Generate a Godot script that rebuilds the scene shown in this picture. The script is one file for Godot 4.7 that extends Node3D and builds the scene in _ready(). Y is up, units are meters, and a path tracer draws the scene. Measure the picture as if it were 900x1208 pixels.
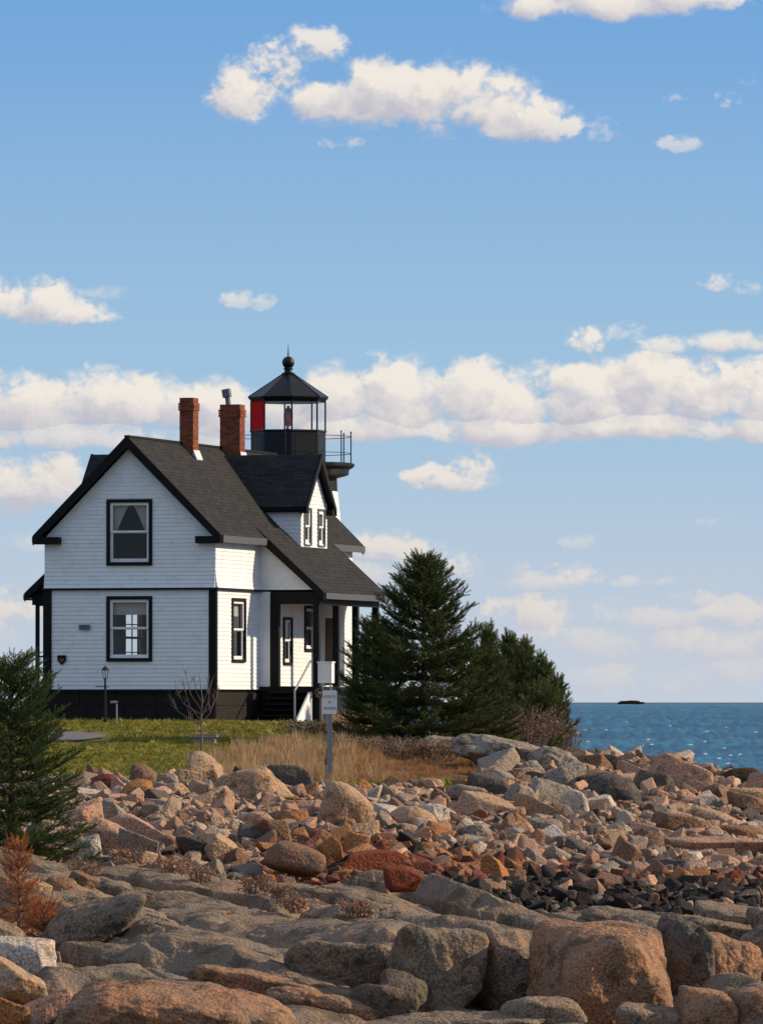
extends Node3D
# A keeper's house with its light tower above a rubble shore. y is up, sea level is y = 0, the camera looks along -z.

const F := 8000.0          # focal length in pixels of the 900 x 1208 photograph
const EYE := 7.0           # camera height above the sea
const PITCH := 0.02812     # upward tilt, radians
const SUN := Vector3(0.89, 0.4226, -0.173)

var rng := RandomNumberGenerator.new()
var M := {}
var fbm := FastNoiseLite.new()
var fine := FastNoiseLite.new()
var cell := FastNoiseLite.new()
var used_names := {}
var ico := {}

# ---------------------------------------------------------------- helpers
func at(u: float, v: float, d: float) -> Vector3:
	var y := (604.0 - v) / F
	var fy := y * cos(PITCH) + sin(PITCH)
	var fz := cos(PITCH) - y * sin(PITCH)
	var k := d / fz
	return Vector3((u - 450.0) / F * k, EYE + fy * k, -d)

func numbered(n: String) -> String:
	if not used_names.has(n):
		used_names[n] = 0
		return n
	used_names[n] += 1
	return "%s_%03d" % [n, used_names[n]]

func tag(o: Node, label := "", category := "", group := "", kind := "") -> void:
	if label: o.set_meta("label", label)
	if category: o.set_meta("category", category)
	if group: o.set_meta("group", group)
	if kind: o.set_meta("kind", kind)

func base(called: String, where: Vector3, turn := 0.0) -> Node3D:
	var o := Node3D.new()
	o.name = numbered(called)
	add_child(o)
	o.position = where
	o.rotation.y = turn
	return o

func holder(called: String, parent: Node) -> Node3D:
	var o := Node3D.new()
	o.name = called
	parent.add_child(o, true)
	return o

func new_st() -> SurfaceTool:
	var st := SurfaceTool.new()
	st.begin(Mesh.PRIMITIVE_TRIANGLES)
	st.set_smooth_group(-1)
	return st

func build(st: SurfaceTool, called: String, m: Material, parent: Node) -> MeshInstance3D:
	st.generate_normals()
	return put_mesh(st.commit(), called, m, parent)

func put_mesh(me: Mesh, called: String, m: Material, parent: Node) -> MeshInstance3D:
	var o := MeshInstance3D.new()
	o.mesh = me
	if m: o.material_override = m
	if parent == self:
		o.name = numbered(called)
		add_child(o)
	else:
		o.name = called
		parent.add_child(o, true)
	return o

# a triangle whose front looks away from `from`
func tri(st: SurfaceTool, a: Vector3, b: Vector3, c: Vector3, from: Vector3) -> void:
	var n := (a - c).cross(a - b)
	if n.dot(a - from) < 0.0:
		st.add_vertex(a); st.add_vertex(c); st.add_vertex(b)
	else:
		st.add_vertex(a); st.add_vertex(b); st.add_vertex(c)

func quad(st: SurfaceTool, a: Vector3, b: Vector3, c: Vector3, d: Vector3, from: Vector3) -> void:
	tri(st, a, b, c, from)
	tri(st, a, c, d, from)

# eight corners: four of one face, four of the opposite face in the same order
func hexa(st: SurfaceTool, p: Array) -> void:
	var c := Vector3.ZERO
	for q: Vector3 in p: c += q / 8.0
	quad(st, p[0], p[1], p[2], p[3], c)
	quad(st, p[4], p[5], p[6], p[7], c)
	for i in 4:
		var j := (i + 1) % 4
		quad(st, p[i], p[j], p[4 + j], p[4 + i], c)

func bar(st: SurfaceTool, lo: Vector3, hi: Vector3) -> void:
	hexa(st, [Vector3(lo.x, lo.y, lo.z), Vector3(hi.x, lo.y, lo.z), Vector3(hi.x, hi.y, lo.z), Vector3(lo.x, hi.y, lo.z),
		Vector3(lo.x, lo.y, hi.z), Vector3(hi.x, lo.y, hi.z), Vector3(hi.x, hi.y, hi.z), Vector3(lo.x, hi.y, hi.z)])

# a bar with its long edges chamfered, for pieces that catch light
func prism(st: SurfaceTool, poly: Array, off: Vector3) -> void:
	var c := Vector3.ZERO
	for q: Vector3 in poly: c += q / float(poly.size())
	var mid := c + off * 0.5
	var n := poly.size()
	for i in range(1, n - 1):
		tri(st, poly[0], poly[i], poly[i + 1], mid)
		tri(st, poly[0] + off, poly[i] + off, poly[i + 1] + off, mid)
	for i in n:
		var j := (i + 1) % n
		var a: Vector3 = poly[i]
		var b: Vector3 = poly[j]
		var away := mid + (mid - (a + b + off) * 0.5) * 0.0
		quad(st, a, b, b + off, a + off, away)

func tube(st: SurfaceTool, pts: Array, radii: Array, sides := 8) -> void:
	var rings := []
	for i in pts.size():
		var p: Vector3 = pts[i]
		var t: Vector3 = (pts[mini(i + 1, pts.size() - 1)] - pts[maxi(i - 1, 0)])
		t = t.normalized()
		var s := t.cross(Vector3(0.31, 0.2, 0.93)).normalized()
		if absf(t.dot(Vector3(0.31, 0.2, 0.93).normalized())) > 0.95: s = t.cross(Vector3.RIGHT).normalized()
		var w := t.cross(s)
		var ring := []
		for k in sides:
			var a := TAU * k / sides
			ring.append(p + (s * cos(a) + w * sin(a)) * radii[i])
		rings.append(ring)
	for i in rings.size() - 1:
		var mid: Vector3 = (pts[i] + pts[i + 1]) * 0.5
		for k in sides:
			var j := (k + 1) % sides
			quad(st, rings[i][k], rings[i][j], rings[i + 1][j], rings[i + 1][k], mid)
	for e in [0, rings.size() - 1]:
		var inn: Vector3 = pts[1] if e == 0 else pts[pts.size() - 2]
		for k in range(1, sides - 1):
			tri(st, rings[e][0], rings[e][k], rings[e][k + 1], inn)

# lathe of (radius, height) profile about the y axis through c
func lathe(st: SurfaceTool, c: Vector3, prof: Array, sides := 24, phase := 0.0) -> void:
	for i in prof.size() - 1:
		var a: Vector2 = prof[i]
		var b: Vector2 = prof[i + 1]
		var rin := Vector3(0, (a.y + b.y) * 0.5, 0) + c
		if absf(a.x - b.x) > absf(a.y - b.y) * 3.0:
			rin = c + Vector3(0, prof[0].y * 0.5 + prof[prof.size() - 1].y * 0.5, 0)
		for k in sides:
			var p := phase + TAU * k / sides
			var q := phase + TAU * (k + 1) / sides
			var A := c + Vector3(sin(p) * a.x, a.y, cos(p) * a.x)
			var B := c + Vector3(sin(q) * a.x, a.y, cos(q) * a.x)
			var C := c + Vector3(sin(q) * b.x, b.y, cos(q) * b.x)
			var D := c + Vector3(sin(p) * b.x, b.y, cos(p) * b.x)
			if a.x < 1e-4: tri(st, A, C, D, rin)
			elif b.x < 1e-4: tri(st, A, B, C, rin)
			else: quad(st, A, B, C, D, rin)

func lin(r: float, g: float, b: float) -> Color:
	return Color(r, g, b).linear_to_srgb()

func mat(called: String, c: Color, rough := 0.8, spec := 0.5) -> StandardMaterial3D:
	var m := StandardMaterial3D.new()
	m.resource_name = called
	m.albedo_color = c
	m.roughness = rough
	m.metallic_specular = spec
	return m

func ramp(stops: Array) -> Gradient:
	var g := Gradient.new()
	g.offsets = PackedFloat32Array(stops.map(func(s): return s[0]))
	g.colors = PackedColorArray(stops.map(func(s): return s[1]))
	return g

func noise_tex(sd: int, freq: float, oct: int, size: int, stops: Array, type := FastNoiseLite.TYPE_SIMPLEX_SMOOTH) -> NoiseTexture2D:
	var n := FastNoiseLite.new()
	n.seed = sd
	n.noise_type = type
	n.frequency = freq
	n.fractal_type = FastNoiseLite.FRACTAL_FBM
	n.fractal_octaves = oct
	n.fractal_gain = 0.62
	var t := NoiseTexture2D.new()
	t.width = size
	t.height = size
	t.seamless = true
	t.noise = n
	if stops: t.color_ramp = ramp(stops)
	return t

func triplanar(m: StandardMaterial3D, per_metre: float) -> void:
	m.uv1_triplanar = true
	m.uv1_world_triplanar = true
	m.uv1_scale = Vector3.ONE * per_metre
	m.uv1_triplanar_sharpness = 3.0

# ---------------------------------------------------------------- set-up
func _ready() -> void:
	rng.seed = 7
	fbm.seed = 3
	fbm.frequency = 1.0
	fbm.fractal_octaves = 4
	fine.seed = 11
	fine.frequency = 1.0
	fine.fractal_octaves = 2
	cell.seed = 5
	cell.noise_type = FastNoiseLite.TYPE_CELLULAR
	cell.frequency = 1.0
	cell.fractal_type = FastNoiseLite.FRACTAL_NONE
	cell.cellular_return_type = FastNoiseLite.RETURN_DISTANCE2_SUB

	var cam := Camera3D.new()
	cam.name = "camera"
	cam.fov = rad_to_deg(2.0 * atan(604.0 / F))
	cam.near = 1.0
	cam.far = 90000.0
	cam.position = Vector3(0, EYE, 0)
	cam.rotation.x = PITCH
	add_child(cam)
	cam.current = true

	var sun := DirectionalLight3D.new()
	sun.name = "sun"
	sun.light_energy = 1.6
	sun.light_color = Color(1.0, 0.92, 0.80)
	sun.light_angular_distance = 0.53
	sun.shadow_enabled = true
	add_child(sun)
	sun.look_at_from_position(SUN * 100.0, Vector3.ZERO)

	var env := Environment.new()
	env.background_mode = Environment.BG_SKY
	env.sky = Sky.new()
	var pano := PanoramaSkyMaterial.new()
	pano.panorama = ImageTexture.create_from_image(sky_picture(true))
	env.sky.sky_material = pano
	env.tonemap_mode = Environment.TONE_MAPPER_LINEAR
	env.tonemap_exposure = 1.0
	env.sdfgi_enabled = true
	env.ssao_enabled = true
	env.ssil_enabled = true
	var we := WorldEnvironment.new()
	we.name = "environment"
	we.environment = env
	add_child(we)

	make_materials()
	make_sky()
	make_sea()
	make_ground()
	make_bedrock()
	make_house()
	make_tower()
	make_trees()
	make_rubble()
	make_yard()
	make_grass()

# ---------------------------------------------------------------- sky
# clouds: centre u, v, half width, half height above, half height below, weight; in photograph pixels = angles about the camera's heading
const CLOUDS := [
	[292, 112, 46, 42, 28, 1.0], [330, 78, 36, 34, 34, 0.85], [368, 52, 40, 24, 26, 0.8], [395, 112, 62, 22, 38, 0.9], [455, 108, 62, 46, 44, 1.05], [520, 112, 70, 44, 44, 1.1],
	[585, 124, 62, 38, 36, 1.05], [630, 138, 48, 32, 28, 1.0], [665, 148, 28, 20, 18, 0.8], [705, 152, 26, 16, 12, 0.35], [405, 168, 26, 9, 7, 0.4],
	[640, 4, 62, 26, 18, 0.95], [720, 2, 90, 30, 22, 1.1], [800, -4, 80, 30, 20, 1.0], [862, -2, 36, 24, 18, 0.8],
	[803, 170, 26, 12, 9, 0.55], [862, 118, 20, 14, 9, 0.6], [882, 96, 14, 11, 8, 0.5], [795, 116, 16, 9, 6, 0.32],
	[36, 362, 60, 34, 22, 1.1], [-20, 356, 60, 36, 26, 1.0], [92, 372, 44, 18, 13, 0.85], [48, 336, 22, 14, 14, 0.6], [130, 346, 40, 9, 7, 0.33],
	[284, 354, 24, 13, 9, 0.6], [312, 356, 18, 11, 9, 0.5], [846, 332, 22, 14, 11, 0.65], [882, 340, 20, 10, 8, 0.5],
	[35, 475, 75, 36, 40, 1.05], [110, 470, 80, 34, 38, 1.0], [190, 478, 80, 36, 36, 1.0], [255, 480, 66, 36, 40, 1.05], [318, 490, 50, 34, 36, 0.95], [-40, 470, 70, 40, 46, 1.0],
	[120, 520, 150, 26, 14, 0.75], [30, 570, 72, 36, 32, 1.1], [72, 556, 40, 26, 32, 0.9], [-20, 580, 60, 36, 30, 1.0], [16, 716, 40, 24, 30, 0.9], [-30, 730, 60, 30, 34, 0.9], [30, 640, 40, 14, 10, 0.45],
	[400, 472, 56, 44, 40, 1.1], [468, 470, 60, 56, 52, 1.15], [430, 508, 80, 30, 16, 1.0], [556, 470, 48, 46, 44, 1.1], [610, 480, 60, 40, 40, 1.0], [585, 510, 110, 28, 18, 0.95],
	[686, 470, 72, 50, 42, 1.15], [690, 404, 26, 22, 22, 0.85], [742, 392, 28, 14, 12, 0.5], [760, 452, 70, 46, 54, 1.15], [830, 462, 70, 38, 50, 1.1], [900, 470, 70, 50, 46, 1.1], [960, 470, 70, 50, 46, 1.1],
	[760, 506, 130, 26, 14, 0.95], [880, 508, 100, 24, 14, 0.95], [785, 408, 40, 14, 13, 0.75], [868, 404, 60, 14, 12, 0.8], [910, 442, 40, 26, 20, 0.9],
	[498, 562, 30, 18, 14, 0.9], [560, 552, 34, 24, 22, 1.0], [530, 568, 56, 14, 12, 0.85],
	[452, 646, 40, 24, 22, 0.9], [490, 654, 44, 20, 22, 0.8], [545, 668, 34, 16, 16, 0.75], [430, 676, 60, 16, 16, 0.6],
	[690, 640, 30, 9, 7, 0.42], [680, 682, 40, 20, 12, 0.8], [640, 686, 60, 12, 10, 0.6], [760, 687, 50, 8, 6, 0.55], [610, 668, 14, 9, 8, 0.35],
	[640, 724, 44, 24, 20, 0.85], [584, 722, 28, 18, 14, 0.75], [660, 745, 24, 14, 14, 0.7], [710, 722, 34, 18, 16, 0.6], [820, 704, 34, 18, 16, 0.6], [775, 730, 60, 16, 20, 0.6], [870, 722, 50, 22, 30, 0.7],
	[700, 758, 120, 18, 20, 0.5], [820, 760, 120, 24, 22, 0.65], [760, 800, 170, 16, 20, 0.45], [880, 792, 90, 16, 18, 0.5], [600, 780, 110, 14, 16, 0.42], [940, 740, 80, 30, 40, 0.7], [852, 616, 30, 7, 6, 0.3],
]

func sky_picture(whole: bool) -> Image:
	var w := 2048 if whole else 1440
	var h := 1024 if whole else 944
	var us := PackedFloat32Array()
	var vs := PackedFloat32Array()
	us.resize(w)
	vs.resize(h)
	for i in w:
		us[i] = 450.0 + F * (((i + 0.5) / w - 0.5) * TAU) if whole else -450.0 + (i + 0.5) / w * 1800.0
	for j in h:
		vs[j] = 829.0 - F * (0.5 - (j + 0.5) / h) * PI if whole else -300.0 + (j + 0.5) / h * 1180.0
	var du := us[1] - us[0]
	var dv := vs[1] - vs[0]
	var blobs := CLOUDS.duplicate()
	var r := RandomNumberGenerator.new()
	r.seed = 21
	for k in 1100:
		var uu := r.randf_range(-24600, 25500)
		var el := 40.0 + 9000.0 * pow(r.randf(), 2.4)
		var size := r.randf_range(60, 190) * (1.0 + el / 1500.0)
		var wide := 1.0 / maxf(0.2, cos(el / F))
		var vv := 829.0 - el
		if uu > -120 - size * 1.6 and uu < 1020 + size * 1.6 and vv > -60 - size: continue
		var parts := r.randi_range(2, 5)
		for q in parts:
			blobs.append([uu + r.randf_range(-1, 1) * size, vv + r.randf_range(-0.15, 0.1) * size, size * wide * r.randf_range(0.5, 1.0), size * r.randf_range(0.25, 0.5), size * r.randf_range(0.18, 0.3), r.randf_range(0.6, 1.1)])
	var B := PackedFloat32Array()
	B.resize(w * h)
	var T := PackedFloat32Array()
	T.resize(w * h)
	var A := PackedFloat32Array()
	A.resize(w * h)
	var S := PackedFloat32Array()
	S.resize(w * h)
	B.fill(-1.0)
	for b in blobs:
		var cx: float = b[0]; var cy: float = b[1]; var rx: float = b[2]; var ru: float = b[3]; var rd: float = b[4]; var wt: float = b[5]
		var i0 := maxi(0, int((cx - rx * 1.55 - us[0]) / du))
		var i1 := mini(w - 1, int((cx + rx * 1.55 - us[0]) / du))
		var j0 := maxi(0, int((cy - ru * 1.55 - vs[0]) / dv))
		var j1 := mini(h - 1, int((cy + rd * 1.55 - vs[0]) / dv))
		for j in range(j0, j1 + 1):
			var y := (vs[j] - cy)
			y = y / (rd if y > 0 else ru)
			for i in range(i0, i1 + 1):
				var x := (us[i] - cx) / rx
				var q := 1.0 - x * x - y * y
				if q > -1.35:
					var val := q * wt if q > 0 else q
					var at_ := j * w + i
					if val > B[at_]:
						B[at_] = val
						T[at_] = y
						A[at_] = wt
						S[at_] = rx
	var n1 := FastNoiseLite.new()
	n1.seed = 4
	n1.frequency = 1.0 / 76.0
	n1.fractal_octaves = 6
	n1.fractal_gain = 0.55
	var n2 := FastNoiseLite.new()
	n2.seed = 9
	n2.frequency = 1.0 / 44.0
	n2.noise_type = FastNoiseLite.TYPE_CELLULAR
	n2.cellular_return_type = FastNoiseLite.RETURN_DISTANCE
	n2.fractal_octaves = 3
	n2.fractal_gain = 0.5
	var n3 := FastNoiseLite.new()
	n3.seed = 15
	n3.frequency = 1.0 / 34.0
	n3.fractal_octaves = 3
	var n4 := FastNoiseLite.new()
	n4.seed = 18
	n4.frequency = 1.0 / 20.0
	n4.fractal_octaves = 4
	n4.fractal_gain = 0.6
	var D := PackedFloat32Array()
	D.resize(w * h)
	for j in h:
		for i in w:
			var k := j * w + i
			var b := B[k]
			if b <= -0.95:
				D[k] = -1.0
				continue
			var x := us[i]
			var y := vs[j] * 1.25
			D[k] = b * 0.88 + n1.get_noise_2d(x + 14.0 * n3.get_noise_2d(x, y), y + 14.0 * n3.get_noise_2d(y, x)) * 0.98 - (n2.get_noise_2d(x, y) + 0.55) * 0.26 + 0.02
			var tiny := 1.0 - smoothstep(18.0, 62.0, S[k])
			D[k] += n4.get_noise_2d(x, y) * (0.10 + 0.60 * tiny) - 0.12 * tiny
	var out := PackedFloat32Array()
	out.resize(w * h * 3)
	var si := maxi(1, int(16.0 / du))
	var sj := maxi(1, int(13.0 / dv))
	for j in h:
		var el := (829.0 - vs[j]) / F
		var t := clampf(el / 0.115, 0.0, 1.0) if el > 0 else 0.0
		var up := clampf((el - 0.10) / 1.2, 0.0, 1.0)
		var sky := Vector3(0.55, 0.61, 0.70).lerp(Vector3(0.345, 0.54, 0.73), smoothstep(0.0, 0.45, t)).lerp(Vector3(0.165, 0.375, 0.705), smoothstep(0.35, 1.0, t))
		sky = sky.lerp(Vector3(0.075, 0.21, 0.50), up)
		if el < 0: sky = Vector3(0.09, 0.14, 0.18)
		for i in w:
			var k := j * w + i
			var c := sky
			var dd := D[k]
			if dd > -0.3 and el > 0:
				var a := smoothstep(-0.28, 0.64, dd)
				a = a * (0.5 + 0.5 * a) * lerpf(0.35, 1.0, smoothstep(0.3, 0.95, A[k]))
				var far := D[maxi(0, j - sj) * w + mini(w - 1, i + si)]
				var far2 := D[maxi(0, j - sj * 2) * w + mini(w - 1, i + si * 2)]
				var relief := clampf((dd - far) * 1.1 + (dd - far2) * 0.55, -0.8, 0.9)
				var low := smoothstep(-0.5, 0.85, T[k])
				var thick := smoothstep(0.25, 1.0, dd)
				var lit := clampf(0.80 + relief * 0.42 - low * 0.46 - thick * 0.14, 0.0, 1.0)
				var near_h := clampf(1.0 - t * 2.6, 0.0, 1.0)
				var bright := Vector3(0.875, 0.815, 0.745).lerp(Vector3(0.80, 0.70, 0.61), near_h)
				var shade := Vector3(0.53, 0.53, 0.60).lerp(Vector3(0.58, 0.56, 0.62), near_h)
				c = sky.lerp(shade.lerp(bright, lit), a * lerpf(1.0, 0.75, near_h))
			var at_ := (j * w + (i + w / 2) % w) * 3 if whole else k * 3   # the first column of a panorama looks along -z
			out[at_] = c.x
			out[at_ + 1] = c.y
			out[at_ + 2] = c.z
	return Image.create_from_data(w, h, false, Image.FORMAT_RGBF, out.to_byte_array())

func make_sky() -> void:
	# the same sky, at the full sharpness of the photograph, on a curved sheet 60 km away
	var st := SurfaceTool.new()
	st.begin(Mesh.PRIMITIVE_TRIANGLES)
	var R := 60000.0
	var n := 24
	var x0 := at(-450, 400, R).x
	var x1 := at(1350, 400, R).x
	var y0 := EYE + (829.0 - 880.0) / F * R
	var y1 := EYE + (829.0 + 300.0) / F * R
	for i in n + 1:
		var x := lerpf(x0, x1, float(i) / n)
		var z := -sqrt(R * R - x * x)
		for y in [y0, y1]:
			st.set_uv(Vector2((x - x0) / (x1 - x0), (y1 - y) / (y1 - y0)))
			st.set_normal(Vector3(-x, 0, -z).normalized())
			st.add_vertex(Vector3(x, y, z))
	for i in n:
		for k in [0, 1, 2, 2, 1, 3]: st.add_index(i * 2 + k)
	var m := StandardMaterial3D.new()
	m.resource_name = "sky"
	m.shading_mode = BaseMaterial3D.SHADING_MODE_UNSHADED
	m.albedo_texture = ImageTexture.create_from_image(sky_picture(false))
	m.texture_repeat = false
	m.cull_mode = BaseMaterial3D.CULL_DISABLED
	var o := put_mesh(st.commit(), "sky", m, self)
	tag(o, "blue sky with white cumulus clouds above the sea", "sky", "", "structure")

# ---------------------------------------------------------------- materials
func make_materials() -> void:
	M.white = mat("white_paint", lin(0.82, 0.82, 0.82), 0.55)
	M.white2 = mat("white_paint", lin(0.82, 0.82, 0.82), 0.6)
	M.white3 = mat("white_paint", lin(0.82, 0.82, 0.81), 0.6)
	var wt := noise_tex(31, 0.02, 4, 256, [[0.0, Color(0.93, 0.93, 0.92)], [0.4, Color(0.985, 0.985, 0.98)], [1.0, Color(1, 1, 1)]])
	for k in ["white", "white2", "white3"]:
		M[k].albedo_texture = wt
		triplanar(M[k], 0.45)
	M.black = mat("black_paint", lin(0.0065, 0.0065, 0.007), 0.6, 0.3)
	M.iron = mat("black_iron", lin(0.007, 0.007, 0.008), 0.42, 0.4)
	M.brown = mat("brown_paint", lin(0.10, 0.07, 0.05), 0.6)
	M.gutter = mat("grey_gutter", lin(0.075, 0.07, 0.068), 0.5)
	M.metal = mat("galvanised_steel", lin(0.30, 0.30, 0.30), 0.45)
	M.metal.metallic = 0.4
	M.lead = mat("lead_flashing", lin(0.6, 0.6, 0.6), 0.5)
	M.cap = mat("sheet_metal_cap", lin(0.12, 0.13, 0.15), 0.45)
	M.glass = mat("glass", Color(0.6, 0.65, 0.65, 0.015), 0.02, 0.4)
	M.glass.transparency = BaseMaterial3D.TRANSPARENCY_ALPHA
	M.red_glass = mat("red_glass", lin(0.75, 0.006, 0.01), 0.2, 0.12)
	M.red_glass.backlight_enabled = true
	M.red_glass.backlight = Color(0.9, 0.05, 0.05)
	M.red_lens = mat("red_lens", lin(0.5, 0.012, 0.02), 0.15)
	M.curtain = mat("curtain", lin(0.38, 0.36, 0.32), 0.9)
	M.curtain.backlight_enabled = true
	M.curtain.backlight = Color(0.3, 0.3, 0.28)
	M.room = mat("dark_room", lin(0.13, 0.095, 0.065), 0.9)
	M.wood = mat("weathered_wood", lin(0.16, 0.12, 0.09), 0.8)
	M.sign = mat("sign_white", lin(0.80, 0.77, 0.68), 0.5)
	M.ink = mat("sign_black", lin(0.03, 0.03, 0.03), 0.6)
	M.red_ink = mat("sign_red", lin(0.12, 0.03, 0.025), 0.6)
	# shingles carry vertex colours
	M.shingle = mat("asphalt_shingle", Color.WHITE, 0.92, 0.3)
	M.shingle.vertex_color_use_as_albedo = true
	M.shingle.albedo_texture = noise_tex(41, 0.09, 3, 256, [[0.0, Color(0.62, 0.62, 0.62)], [0.5, Color(0.86, 0.86, 0.86)], [1.0, Color(1, 1, 1)]])
	triplanar(M.shingle, 0.6)
	M.brick = mat("brick", Color.WHITE, 0.85, 0.3)
	M.brick.vertex_color_use_as_albedo = true
	M.mortar = mat("mortar", lin(0.12, 0.09, 0.075), 0.95)
	# granite
	var speck := noise_tex(51, 0.045, 5, 1024, [[0.0, Color(0.46, 0.44, 0.43)], [0.3, Color(0.72, 0.70, 0.68)], [0.5, Color(0.86, 0.845, 0.825)], [0.7, Color(0.97, 0.95, 0.92)], [1.0, Color(1, 1, 1)]])
	var bump := noise_tex(52, 0.03, 6, 1024, [])
	M.speck = speck
	M.bump = bump
	var tones := {
		"bedrock": [0.34, 0.245, 0.172], "bedrock_orange": [0.44, 0.245, 0.145], "bedrock_dark": [0.18, 0.135, 0.10],
		"grey": [0.42, 0.34, 0.265], "pale": [0.74, 0.61, 0.49], "tan": [0.60, 0.39, 0.24], "pink": [0.64, 0.37, 0.24], "brown": [0.32, 0.185, 0.115],
		"rust": [0.27, 0.072, 0.035], "orange": [0.52, 0.225, 0.085], "dark": [0.036, 0.024, 0.016], "seaweed": [0.085, 0.052, 0.025], "slate": [0.16, 0.128, 0.105], "foundation": [0.024, 0.022, 0.021],
	}
	for k in tones:
		var c: Array = tones[k]
		var m := mat("granite_" + k, lin(minf(1.0, c[0] * 1.25), minf(1.0, c[1] * 1.25), minf(1.0, c[2] * 1.25)), 0.9, 0.3)
		m.albedo_texture = speck
		m.vertex_color_use_as_albedo = true
		m.heightmap_enabled = true
		m.heightmap_texture = bump
		m.heightmap_scale = 2.6
		triplanar(m, 0.38)
		M["rock_" + k] = m
	M.ground = mat("ground", Color.WHITE, 0.95, 0.2)
	M.ground.vertex_color_use_as_albedo = true
	M.ground.albedo_texture = noise_tex(61, 0.03, 6, 512, [[0.0, Color(0.5, 0.5, 0.48)], [0.5, Color(0.85, 0.85, 0.85)], [1.0, Color(1, 1, 1)]])
	triplanar(M.ground, 0.35)
	M.bark = mat("bark", lin(0.085, 0.065, 0.052), 0.95, 0.2)
	M.twig = mat("bare_twig", lin(0.20, 0.15, 0.125), 0.9, 0.2)
	M.leaf = mat("foliage", Color.WHITE, 0.7, 0.35)
	M.leaf.vertex_color_use_as_albedo = true
	M.leaf.cull_mode = BaseMaterial3D.CULL_DISABLED
	M.leaf.backlight_enabled = true
	M.leaf.backlight = Color(0.45, 0.45, 0.35)
	M.grass = mat("grass_blades", Color.WHITE, 0.75, 0.3)
	M.grass.vertex_color_use_as_albedo = true
	M.grass.cull_mode = BaseMaterial3D.CULL_DISABLED
	M.grass.backlight_enabled = true
	M.grass.backlight = Color(0.6, 0.6, 0.5)
	M.path = mat("gravel", lin(0.26, 0.24, 0.235), 0.95, 0.2)
	M.path.albedo_texture = speck
	triplanar(M.path, 0.8)
	M.sea = mat("sea_water", Color.WHITE, 0.38, 0.22)
	M.sea.vertex_color_use_as_albedo = true

# ---------------------------------------------------------------- sea
func make_sea() -> void:
	var cols := PackedFloat32Array()
	for i in range(10): cols.append(-1.3 + i * 0.122)
	for i in range(261): cols.append(-0.075 + i * 0.15 / 260.0)
	for i in range(10): cols.append(1.3 - (9 - i) * 0.122)
	var rows := PackedFloat32Array([20.0, 60.0, 120.0, 200.0, 300.0, 400.0])
	var d := 500.0
	while d < 50000.0:
		rows.append(d)
		d *= 1.0085 if d < 9000.0 else 1.05
	var wn := FastNoiseLite.new()
	wn.seed = 77
	wn.frequency = 1.0
	wn.fractal_octaves = 3
	wn.fractal_gain = 0.6
	var nc := cols.size()
	var nr := rows.size()
	var P := PackedVector3Array()
	var C := PackedColorArray()
	var I := PackedInt32Array()
	P.resize(nc * nr)
	C.resize(nc * nr)
	for j in nr:
		for i in nc:
			var a := cols[i]
			var x := tan(a) * rows[j] if absf(a) < 1.0 else signf(a) * tan(1.0) * rows[j] * (1.0 + (absf(a) - 1.0) * 2.0)
			var z := -rows[j]
			var y := 0.0
			var c := Color(0.017, 0.122, 0.18)
			if absf(a) < 0.08 and rows[j] > 450.0:
				# wave groups grow with the distance over which they are still told apart
				var f := 1.0 / (rows[j] * 0.0028)
				var lg := log(rows[j]) * 42.0
				var w := wn.get_noise_3d(x * f * 0.6, lg, 3.0)
				var w2 := fine.get_noise_3d(x * f * 1.9, lg * 1.4, 7.0)
				y = (w * 1.1 + w2 * 0.6) * clampf(rows[j] / 1000.0, 0.6, 2.2)
				var patch := fbm.get_noise_2d(x * 0.0004 * 1000.0 / rows[j] * 3.0, log(rows[j]) * 4.0)
				c = c.lerp(Color(0.010, 0.068, 0.118), clampf(0.4 + patch * 2.2 + w * 0.9, 0, 1))
			P[j * nc + i] = Vector3(x, y, z)
			C[j * nc + i] = c
	for j in nr - 1:
		for i in nc - 1:
			var a := j * nc + i
			I.append_array(PackedInt32Array([a, a + nc, a + 1, a + 1, a + nc, a + nc + 1]))
	var o := put_mesh(indexed(P, C, I), "sea", M.sea, self)
	tag(o, "choppy blue sea with small white crests out to the horizon", "sea", "", "structure")
	var crest := new_st()
	var r := RandomNumberGenerator.new()
	r.seed = 31
	for k in 260:
		var dd := 600.0 / maxf(0.06, r.randf())
		if dd > 7000.0: continue
		var xx := r.randf_range(-0.07, 0.07) * dd
		var l := r.randf_range(0.15, 0.5) * clampf(dd / 1200.0, 0.8, 3.0)
		var hh := r.randf_range(0.08, 0.16) * clampf(dd / 1200.0, 0.8, 3.0)
		var y0 := r.randf_range(0.1, 0.9)
		var p := Vector3(xx, y0, -dd)
		var tip := p + Vector3(r.randf_range(-0.3, 0.3) * l, hh, -0.4)
		tri(crest, p + Vector3(-l, 0, 0), p + Vector3(l, 0, 0), tip, p + Vector3(0, 0, -3))
		tri(crest, p + Vector3(-l * 1.5, -0.05, 0.5), p + Vector3(l * 0.6, -0.05, 0.6), p + Vector3(0, hh * 0.5, 0), p + Vector3(0, 0, -3))
	var foam := build(crest, "whitecaps", mat("sea_foam", lin(0.62, 0.66, 0.68), 0.8, 0.3), o)
	foam.set_meta("kind", "stuff")
	# the low islet on the horizon
	var ist := base("islet", at(743, 830.4, 30000))
	tag(ist, "low dark rocky islet far off on the sea horizon", "islet", "", "structure")
	for q in [[-4.0, 52.0, 17.0, 3], [52.0, 14.0, 10.0, 8]]:
		var me := rock_mesh(q[3], Vector3(q[1], q[2], 34.0), 6.0, 0.16, 3, 0.0)
		var b := put_mesh(me, "rock", M.rock_dark, ist)
		b.position = Vector3(q[0], 0.2, 0)

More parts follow.
